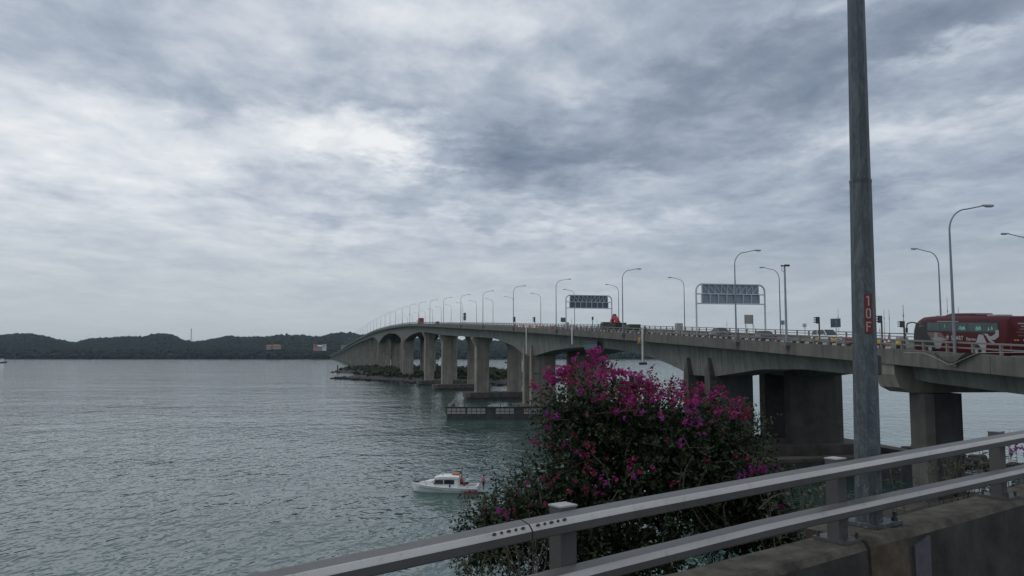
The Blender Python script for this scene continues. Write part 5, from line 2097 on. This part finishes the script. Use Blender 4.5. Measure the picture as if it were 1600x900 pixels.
def octo(r_, z):
    return [(r_ * math.cos(rot0 + rad(22.5) + k * math.pi / 4), r_ * math.sin(rot0 + rad(22.5) + k * math.pi / 4), z) for k in range(8)]


RZ = [(0.03, .126), (zj, .104)]
mb = MB()
mb.loft([octo(RZ[0][1], .03), octo((RZ[0][1] + RZ[1][1]) / 2, zj / 2), octo(RZ[1][1], zj)])
mb.build('lower_shaft', 'zinc', T)
mb = MB()
ztop = 10.4
zv = 3.66 + CAMZ - BASEZ
secs = [octo(.097, zj - .25), octo(.098, zj), octo(.084, zv), octo(.056, ztop - 1.9)]
mb.loft(secs)
pts = [(0, 0, ztop - 1.9)]
dirx, diry = NR.x, NR.y
for i in range(1, 9):
    a = math.pi / 2 * i / 8
    q = 1.45 * (1 - math.cos(a))
    pts.append((dirx * q, diry * q, ztop - 1.9 + 1.65 * math.sin(a)))
pts.append((dirx * 2.8, diry * 2.8, ztop - .1))
mb.tube(pts, [.054] * 9 + [.042], 8)
mb.build('upper_shaft', 'zinc', T)
mb = MB()
mb.loft([octo(.107, zj - .02), octo(.107, zj + .012)])
mb.build('joint_collar', 'darkmetal', T)
mb = MB()
q = Vector((dirx * 3.2, diry * 3.2, ztop - .05))
mb.cbox(q, .5, .5, .14, .05)
mb.build('lamp_head', 'lampgrey', T)
# base plate, gussets, bolts
mb = MB()
ax, ay = Vector((DR.x, DR.y, 0)), Vector((NR.x, NR.y, 0))


def lp(a, b, z):
    q = ax * a + ay * b
    return (q.x, q.y, z)


mb.loft([[lp(-.23, -.2, z), lp(.26, -.2, z), lp(.26, .2, z), lp(-.23, .2, z)] for z in (-.005, .028)])
mb.build('base_plate', 'zinc', T)
mb = MB()
mb.loft([[lp(-.225, -.195, z), lp(.255, -.195, z), lp(.255, .195, z), lp(-.225, .195, z)] for z in (-.075, -.006)])
mb.build('grout_pad', 'black', T)
for a in (-.17, .2):
    for b in (-.15, .15):
        q = lp(a, b, .028)
        mb = MB().tube([q, (q[0], q[1], .06)], .034, 6)
        mb.tube([(q[0], q[1], .06), (q[0], q[1], .115)], .02, 6)
        mb.build('anchor_bolt', 'darkmetal', T)
# number plates on the flat right of the camera
zs = [zof(471, 8.05) - BASEZ, zof(490.5, 8.05) - BASEZ, zof(511, 8.05) - BASEZ]
nrm = Vector((math.cos(rot0), math.sin(rot0), 0))
exv = Vector((-nrm.y, nrm.x, 0))
pmesh = MB().box(-.041, .041, -.066, .066, 0, .003).mesh('number_plate', pmat('red_enamel', (.15, .016, .022), .5, var=.12, scale=20))
white_txt = pmat('dull_white_letter', (.36, .33, .32), .5, var=.1, scale=30)
M['letter'] = white_txt
for zc, chh in zip(zs, '10F'):
    f = zc / zj
    ap = (RZ[0][1] + (RZ[1][1] - RZ[0][1]) * f) * math.cos(rad(22.5)) + .004
    o = place_mesh('number_plate', pmesh, T, nrm * ap + Vector((0, 0, zc)) - exv * .004, exv, Vector((0, 0, 1)))
    mb = MB()
    w, hgt, t_ = .05, .098, .0135
    a, b = -w / 2, w / 2
    c, d = -hgt / 2, hgt / 2
    if chh == '1':
        mb.box(-.002, -.002 + t_, c, d - .0003, .0032, .0045)
        mb.loft([[(-.02, d - .022, z), (-.002, d - .012, z), (-.002, d, z), (-.008, d, z), (-.02, d - .012, z)] for z in (.0032, .0044)])
    elif chh == '0':
        out = [(a + .012, c), (b - .012, c), (b, c + .014), (b, d - .014), (b - .012, d), (a + .012, d), (a, d - .014), (a, c + .014)]
        inn = [(x * .48, y * .77) for x, y in out]
        for z0, z1 in ((.0032, .0045),):
            vs = [(x, y, z1) for x, y in out] + [(x, y, z1) for x, y in inn] + [(x, y, z0) for x, y in out] + [(x, y, z0) for x, y in inn]
            fs = []
            for i in range(8):
                j = (i + 1) % 8
                fs += [(i, j, 8 + j, 8 + i), (16 + j, 16 + i, 24 + i, 24 + j), (i, 16 + i, 16 + j, j), (8 + j, 24 + j, 24 + i, 8 + i)]
            mb.add(vs, fs)
    else:
        mb.box(a, a + t_, c, d, .0032, .0045)
        mb.box(a + t_ + .0001, b, d - t_, d, .0032, .0045)
        mb.box(a + t_ + .0001, b - .008, -.004, -.004 + t_, .0032, .0045)
    mb.build('numeral', 'letter', o)
# cable box on the far side of the post
zc = zof(570, 8.05) - BASEZ
MB().cbox(lp(.15, .04, zc), .07, .07, .2, .01).build('fuse_box', 'darkmetal', T)


# ------------------------------------------------------------------ bougainvillea
def leaf_mesh(name, items, mat):
    """items: centre, normal-ish direction, length, width; folded leaf of four faces"""
    V, Fc = [], []
    for (p, d, L, w, up) in items:
        d = d.normalized()
        s = d.cross(up)
        if s.length < 1e-4:
            s = d.orthogonal()
        s.normalize()
        nv = s.cross(d)
        o = len(V)
        tip = p + d * L - nv * L * .12
        mid = p + d * L * .45
        V += [tuple(p), tuple(mid + s * w + nv * w * .3), tuple(tip), tuple(mid - s * w + nv * w * .3), tuple(mid)]
        Fc += [(o, o + 1, o + 4), (o + 1, o + 2, o + 4), (o + 4, o + 2, o + 3), (o, o + 4, o + 3)]
    me = bpy.data.meshes.new(name)
    me.from_pydata(V, [], Fc)
    me.materials.append(M[mat])
    return me


rb = random.Random(21)


def rv():
    while True:
        v_ = Vector((rb.uniform(-1, 1), rb.uniform(-1, 1), rb.uniform(-1, 1)))
        if .1 < v_.length < 1:
            return v_.normalized()


DB = 13.5                                      # metres ahead
root = at(990, 900, DB)
BU = thing('bougainvillea', 'large dark bougainvillea bush with magenta flowers behind the guardrail', 'shrub', (root.x, DB, 9.6))
b0 = BU.location
PX = DB / F * 1.02
ELL = [(1015, 725, 165, 125, 1.5), (920, 645, 70, 70, .9), (1075, 700, 100, 72, 1.2), (890, 775, 82, 88, 1.2), (815, 815, 62, 45, .9), (1115, 775, 90, 110, 1.2), (950, 860, 170, 90, 1.3), (1160, 830, 65, 60, .8), (915, 712, 55, 58, .9), (1135, 690, 55, 55, .9), (790, 850, 50, 42, .7), (1000, 672, 95, 62, 1.1), (835, 800, 75, 55, .9), (800, 842, 70, 45, .9), (785, 822, 66, 40, .9), (762, 858, 50, 36, .8), (1178, 775, 60, 85, .9), (1205, 800, 40, 50, .7), (868, 660, 24, 48, .6), (1215, 840, 60, 55, .7), (760, 850, 40, 30, .5), (1045, 675, 95, 48, .9), (965, 645, 50, 42, .7), (895, 655, 45, 42, .7), (1120, 685, 60, 38, .7)]
ells = []
for (u, v, ru, rv_, dy) in ELL:
    c = at(u, v, DB + (0 if dy > 1 else rb.uniform(-.4, .4))) - b0
    ells.append((c, ru * PX * .93, dy, rv_ * PX * .93))
leaves, stems = [], MB()
tips = []
# main limbs
hub = Vector((.2, 0, 1.4))
for (tx, tz, r_) in ((-.9, 0, .09), (.5, 0, .1), (1.3, .2, .07), (-.2, .4, .06)):
    stems.tube([Vector((tx * .25, 0, -.6)), Vector((tx * .5, .05, .7)), Vector((tx, .1, 2.2)), Vector((tx * 1.4, .0, 4.0))], [r_, r_ * .8, r_ * .6, r_ * .25], 7)
for (c, rx, ry, rz_) in ells:
    area = rx * rz_ + ry * rz_ + rx * ry
    for _ in range(int(area * 105)):
        d = rv()
        if d.z < -.75:
            continue
        rad_ = rb.uniform(.66, 1.0)
        p = c + Vector((d.x * rx, d.y * ry, d.z * rz_)) * rad_
        out = Vector((d.x / rx, d.y / ry, d.z / rz_)).normalized()
        # a spray: a short arching twig with leaves
        n_l = rb.randint(7, 13)
        L = rb.uniform(.2, .42)
        if rb.random() < .06:
            L *= 1.9
            n_l += 7
        dirn = (out + rv() * .7 + Vector((0, 0, .25))).normalized()
        q = p.copy()
        for k in range(n_l):
            stp = L / n_l
            dirn = (dirn + Vector((0, 0, -.05)) + rv() * .12).normalized()
            q = q + dirn * stp
            ld = (dirn * .6 + rv()).normalized()
            sz = rb.uniform(.04, .075)
            leaves.append((q.copy(), ld, sz, sz * rb.uniform(.28, .4), (Vector((0, 0, 1)) + rv() * .6)))
        if rb.random() < .09:
            stems.tube([p - out * .3, p, q], [.012, .009, .004], 4)
        tips.append((q, out, rad_))
# inner leaves keep the core closed
for (c, rx, ry, rz_) in ells:
    for _ in range(int(rx * ry * rz_ * 1200)):
        d = rv() * rb.uniform(.2, .75)
        p = c + Vector((d.x * rx, d.y * ry, d.z * rz_))
        sz = rb.uniform(.08, .14)
        leaves.append((p, rv(), sz, sz * .45, rv()))
# pale twigs visible in the lower middle
for _ in range(16):
    u, v = rb.uniform(780, 1190), rb.uniform(740, 870)
    p = at(u, v, DB - rb.uniform(.7, 1.3)) - b0
    d = Vector((rb.uniform(-.5, .5), -.15, rb.uniform(.4, 1))).normalized()
    L = rb.uniform(.3, .7)
    stems.tube([p, p + d * L * .5 + rv() * .06, p + d * L + rv() * .1], [.014, .011, .005], 5)
o = link('foliage', leaf_mesh('foliage', leaves, 'leaf'), BU, stuff=True)
stems.build('branches', 'bark', BU, stuff=True)


def bract_mesh(seed, mat):
    r2 = random.Random(seed)
    it = []
    for _ in range(r2.randint(9, 15)):
        c = Vector((r2.gauss(0, .055), r2.gauss(0, .055), r2.gauss(0, .05)))
        ax_ = Vector((r2.uniform(-1, 1), r2.uniform(-1, 1), r2.uniform(-.4, 1))).normalized()
        sd_ = ax_.orthogonal().normalized()
        for k in range(3):
            dd = (Matrix.Rotation(k * 2.094 + r2.random(), 4, ax_) @ sd_ + ax_ * .55).normalized()
            it.append((c, dd, r2.uniform(.045, .065), r2.uniform(.022, .03), ax_))
    return leaf_mesh('flower_cluster', it, mat)


BM = {k: [bract_mesh(100 * i + j, k) for j in range(4)] for i, k in enumerate(('bract1', 'bract2', 'bract3'))}
tipw = [t for t in tips if t[2] > .84]
# the densest flowering runs along the top: (u, v, half width, half height, count, mix)
FLOW = [(925, 560, 13, 16, 9, 'a'), (905, 577, 22, 10, 8, 'a'), (945, 582, 28, 18, 24, 'a'), (985, 596, 28, 16, 22, 'a'), (965, 610, 42, 12, 24, 'b'), (990, 604, 34, 10, 14, 'a'), (1050, 622, 50, 12, 16, 'a'), (872, 592, 20, 14, 18, 'a'), (1020, 608, 38, 12, 22, 'b'),
        (890, 603, 22, 12, 6, 'b'), (1065, 610, 40, 13, 20, 'b'), (1110, 622, 30, 13, 18, 'b'), (1150, 638, 26, 14, 16, 'b'), (1165, 648, 10, 10, 4, 'b'), (920, 612, 12, 8, 5, 'c'), (1000, 630, 50, 14, 10, 'b'), (1060, 640, 40, 14, 8, 'c'),
        (1085, 652, 16, 10, 5, 'c'), (975, 645, 30, 12, 5, 'b'), (858, 652, 8, 5, 4, 'c'), (850, 666, 5, 4, 2, 'c'), (840, 605, 8, 6, 3, 'b'), (850, 690, 24, 10, 7, 'b'), (895, 702, 30, 14, 9, 'b'), (930, 700, 20, 12, 4, 'b'),
        (1065, 690, 10, 8, 4, 'c'), (1100, 676, 6, 5, 2, 'c'), (1100, 660, 40, 16, 6, 'b'), (945, 752, 14, 8, 5, 'c'), (990, 738, 22, 12, 5, 'c'), (850, 750, 20, 10, 5, 'b'), (820, 780, 10, 10, 2, 'b'), (785, 803, 7, 8, 4, 'c'),
        (900, 760, 40, 18, 6, 'b'), (915, 735, 12, 8, 3, 'b'), (1130, 715, 30, 14, 4, 'b'), (965, 715, 40, 12, 4, 'b'), (1185, 732, 14, 10, 12, 'c'), (1165, 742, 12, 6, 4, 'c'), (1218, 731, 5, 7, 4, 'c'), (1217, 790, 9, 8, 5, 'c'), (1050, 745, 60, 25, 4, 'b'), (855, 785, 6, 4, 2, 'b'), (930, 775, 20, 6, 3, 'b')]
allc = [(p_, o_) for p_, o_, r_ in tips]
tip_np = np.array([[p_.x, p_.y, p_.z] for p_, _ in allc])
nfl = 0
for (u, v, hw, hh, cnt, mx) in FLOW:
    for _ in range(cnt):
        uu, vv = rb.gauss(u, hw * .62), rb.gauss(v, hh * .62)
        # stand the cluster on the crown's camera-side surface near this line of sight
        ybest = DB - .35
        for (c, rx, ry, rz_) in ells:
            q = at(uu, vv, DB) - b0 - c
            k = 1 - (q.x / rx) ** 2 - (q.z / rz_) ** 2
            if k > 0:
                ybest = min(ybest, b0.y + c.y - ry * math.sqrt(k) * .98)
        p = at(uu, vv, ybest - rb.uniform(-.05, .12)) - b0
        key = {'a': ('bract1', 'bract1', 'bract1', 'bract2'), 'b': ('bract2', 'bract2', 'bract1'), 'c': ('bract3', 'bract3', 'bract1')}[mx]
        o = link('flower_cluster', rb.choice(BM[rb.choice(key)]), BU)
        o.location = p
        sc = rb.uniform(.35, .8) * (1.0 if mx == 'a' else .82 if v < 660 else .6)
        o.scale = (sc, sc, sc)
        o.rotation_euler = (rb.uniform(-.5, .5), rb.uniform(-.5, .5), rb.uniform(0, 6.28))
        nfl += 1
for _ in range(70):      # single late flowers scattered over the whole crown
    c, rx, ry, rz_ = rb.choice(ells)
    d = rv()
    if d.y > -.1:
        continue
    o = link('flower_cluster', rb.choice(BM[rb.choice(('bract2', 'bract2', 'bract1', 'bract3'))]), BU)
    o.location = c + Vector((d.x * rx, d.y * ry, d.z * rz_)) * 1.12
    sc = rb.uniform(.22, .4)
    o.scale = (sc, sc, sc)
    o.rotation_euler = (rb.uniform(-.5, .5), rb.uniform(-.5, .5), rb.uniform(0, 6.28))
# flowering sprays that stand clear of the crown at the right
ext = MB()
exl = []
for (u, v, u0, v0) in ((1185, 732, 1140, 770), (1218, 731, 1150, 780), (1217, 790, 1150, 830), (925, 555, 918, 610), (1165, 645, 1120, 700), (850, 600, 880, 650), (1165, 640, 1130, 690), (735, 838, 800, 850), (750, 790, 810, 820), (722, 852, 780, 870), (770, 765, 830, 800)):
    a_, b_ = at(u0, v0, DB - .2) - b0, at(u, v, DB - .45) - b0
    mid = (a_ + b_) / 2 + Vector((0, 0, .12))
    ext.tube([a_, mid, b_], [.014, .01, .005], 4)
    for k in range(26):
        f = rb.uniform(.15, 1)
        q = a_ * (1 - f) ** 2 + mid * 2 * f * (1 - f) + b_ * f * f + rv() * .07
        sz = rb.uniform(.05, .09)
        exl.append((q, rv(), sz, sz * .38, Vector((0, 0, 1)) + rv() * .6))
ext.build('spray_twigs', 'bark', BU, stuff=True)
link('spray_leaves', leaf_mesh('spray_leaves', exl, 'leaf'), BU, stuff=True)


# ------------------------------------------------------------------ verge weeds and twigs
def weed(u, v, y, h, nst, label, mat='weed', flowers=0, seed=0):
    r2 = random.Random(seed)
    p = at(u, v, y)
    zb = z_wall(s_of_u(min(u, 1590))) - 1.2
    T = thing('verge_plant', label, 'plant', (p.x, p.y, zb), 0, 'weeds behind the parapet')
    base = p.z - zb
    st = MB()
    it = []
    for k in range(nst):
        x0 = r2.gauss(0, h * .45)
        top = Vector((x0 + r2.gauss(0, h * .25), r2.gauss(0, .15), base + h * r2.uniform(.4, 1.0)))
        bot = Vector((x0 * .5, r2.gauss(0, .1), 0))
        mid = (bot + top) / 2 + Vector((r2.gauss(0, .05), 0, 0))
        st.tube([bot, mid, top], [.008, .006, .003], 4)
        for j in range(16):
            f = r2.uniform(.55, 1)
            q = bot + (top - bot) * f
            sz = r2.uniform(.04, .1)
            d = Vector((r2.uniform(-1, 1), r2.uniform(-1, 1), r2.uniform(-.1, 1)))
            it.append((q, d, sz, sz * .22, Vector((r2.uniform(-.4, .4), r2.uniform(-.4, .4), 1))))
    st.build('stems', 'bark', T, stuff=True)
    link('leaves', leaf_mesh('leaves', it, mat), T, stuff=True)
    for k in range(flowers):
        o = link('flower_cluster', r2.choice(BM['bract3']), T)
        o.location = (r2.gauss(0, h * .3), -.1, base + h * r2.uniform(.3, 1))
        o.scale = (.6, .6, .6)


weed(1490, 745, 11.0, .42, 16, 'olive weeds in front of the dark shaded pier shaft', seed=1)
weed(1535, 735, 11.3, .4, 7, 'thin bare weeds left of the rightmost guardrail post', seed=2)
weed(1592, 725, 11.8, .55, 9, 'weedy sprig with small pink flowers at the right picture edge', flowers=7, seed=3)
weed(1260, 800, 9.6, .42, 16, 'green leafy weeds left of the guardrail post beside the lamp post', seed=4)
weed(1400, 757, 9.5, .3, 3, 'few dry twigs right of the lamp post between the rails', seed=5)
weed(745, 905, 10.5, .45, 7, 'twiggy weeds under the top rail left of the post at the bush', seed=6)
weed(830, 880, 10.6, .7, 16, 'leafy weeds under the bush, left of the first guardrail post', 'leaf', seed=7)


# ------------------------------------------------------------------ thin humid air over the strait
HZ = bpy.data.materials.new('humid_air')
HZ.use_nodes = True
k = NT(HZ.node_tree)
ho = k.n('ShaderNodeOutputMaterial')
pv = k.n('ShaderNodeVolumePrincipled')
pv.inputs['Color'].default_value = (.62, .83, 1.0, 1)
pv.inputs['Density'].default_value = .00004
k.l(pv.outputs[0], ho.inputs['Volume'])
hb = MB().box(-5900, 5900, -590, 6900, -4, 130)
hzo = hb.build('haze', HZ)
hzo['kind'] = 'stuff'
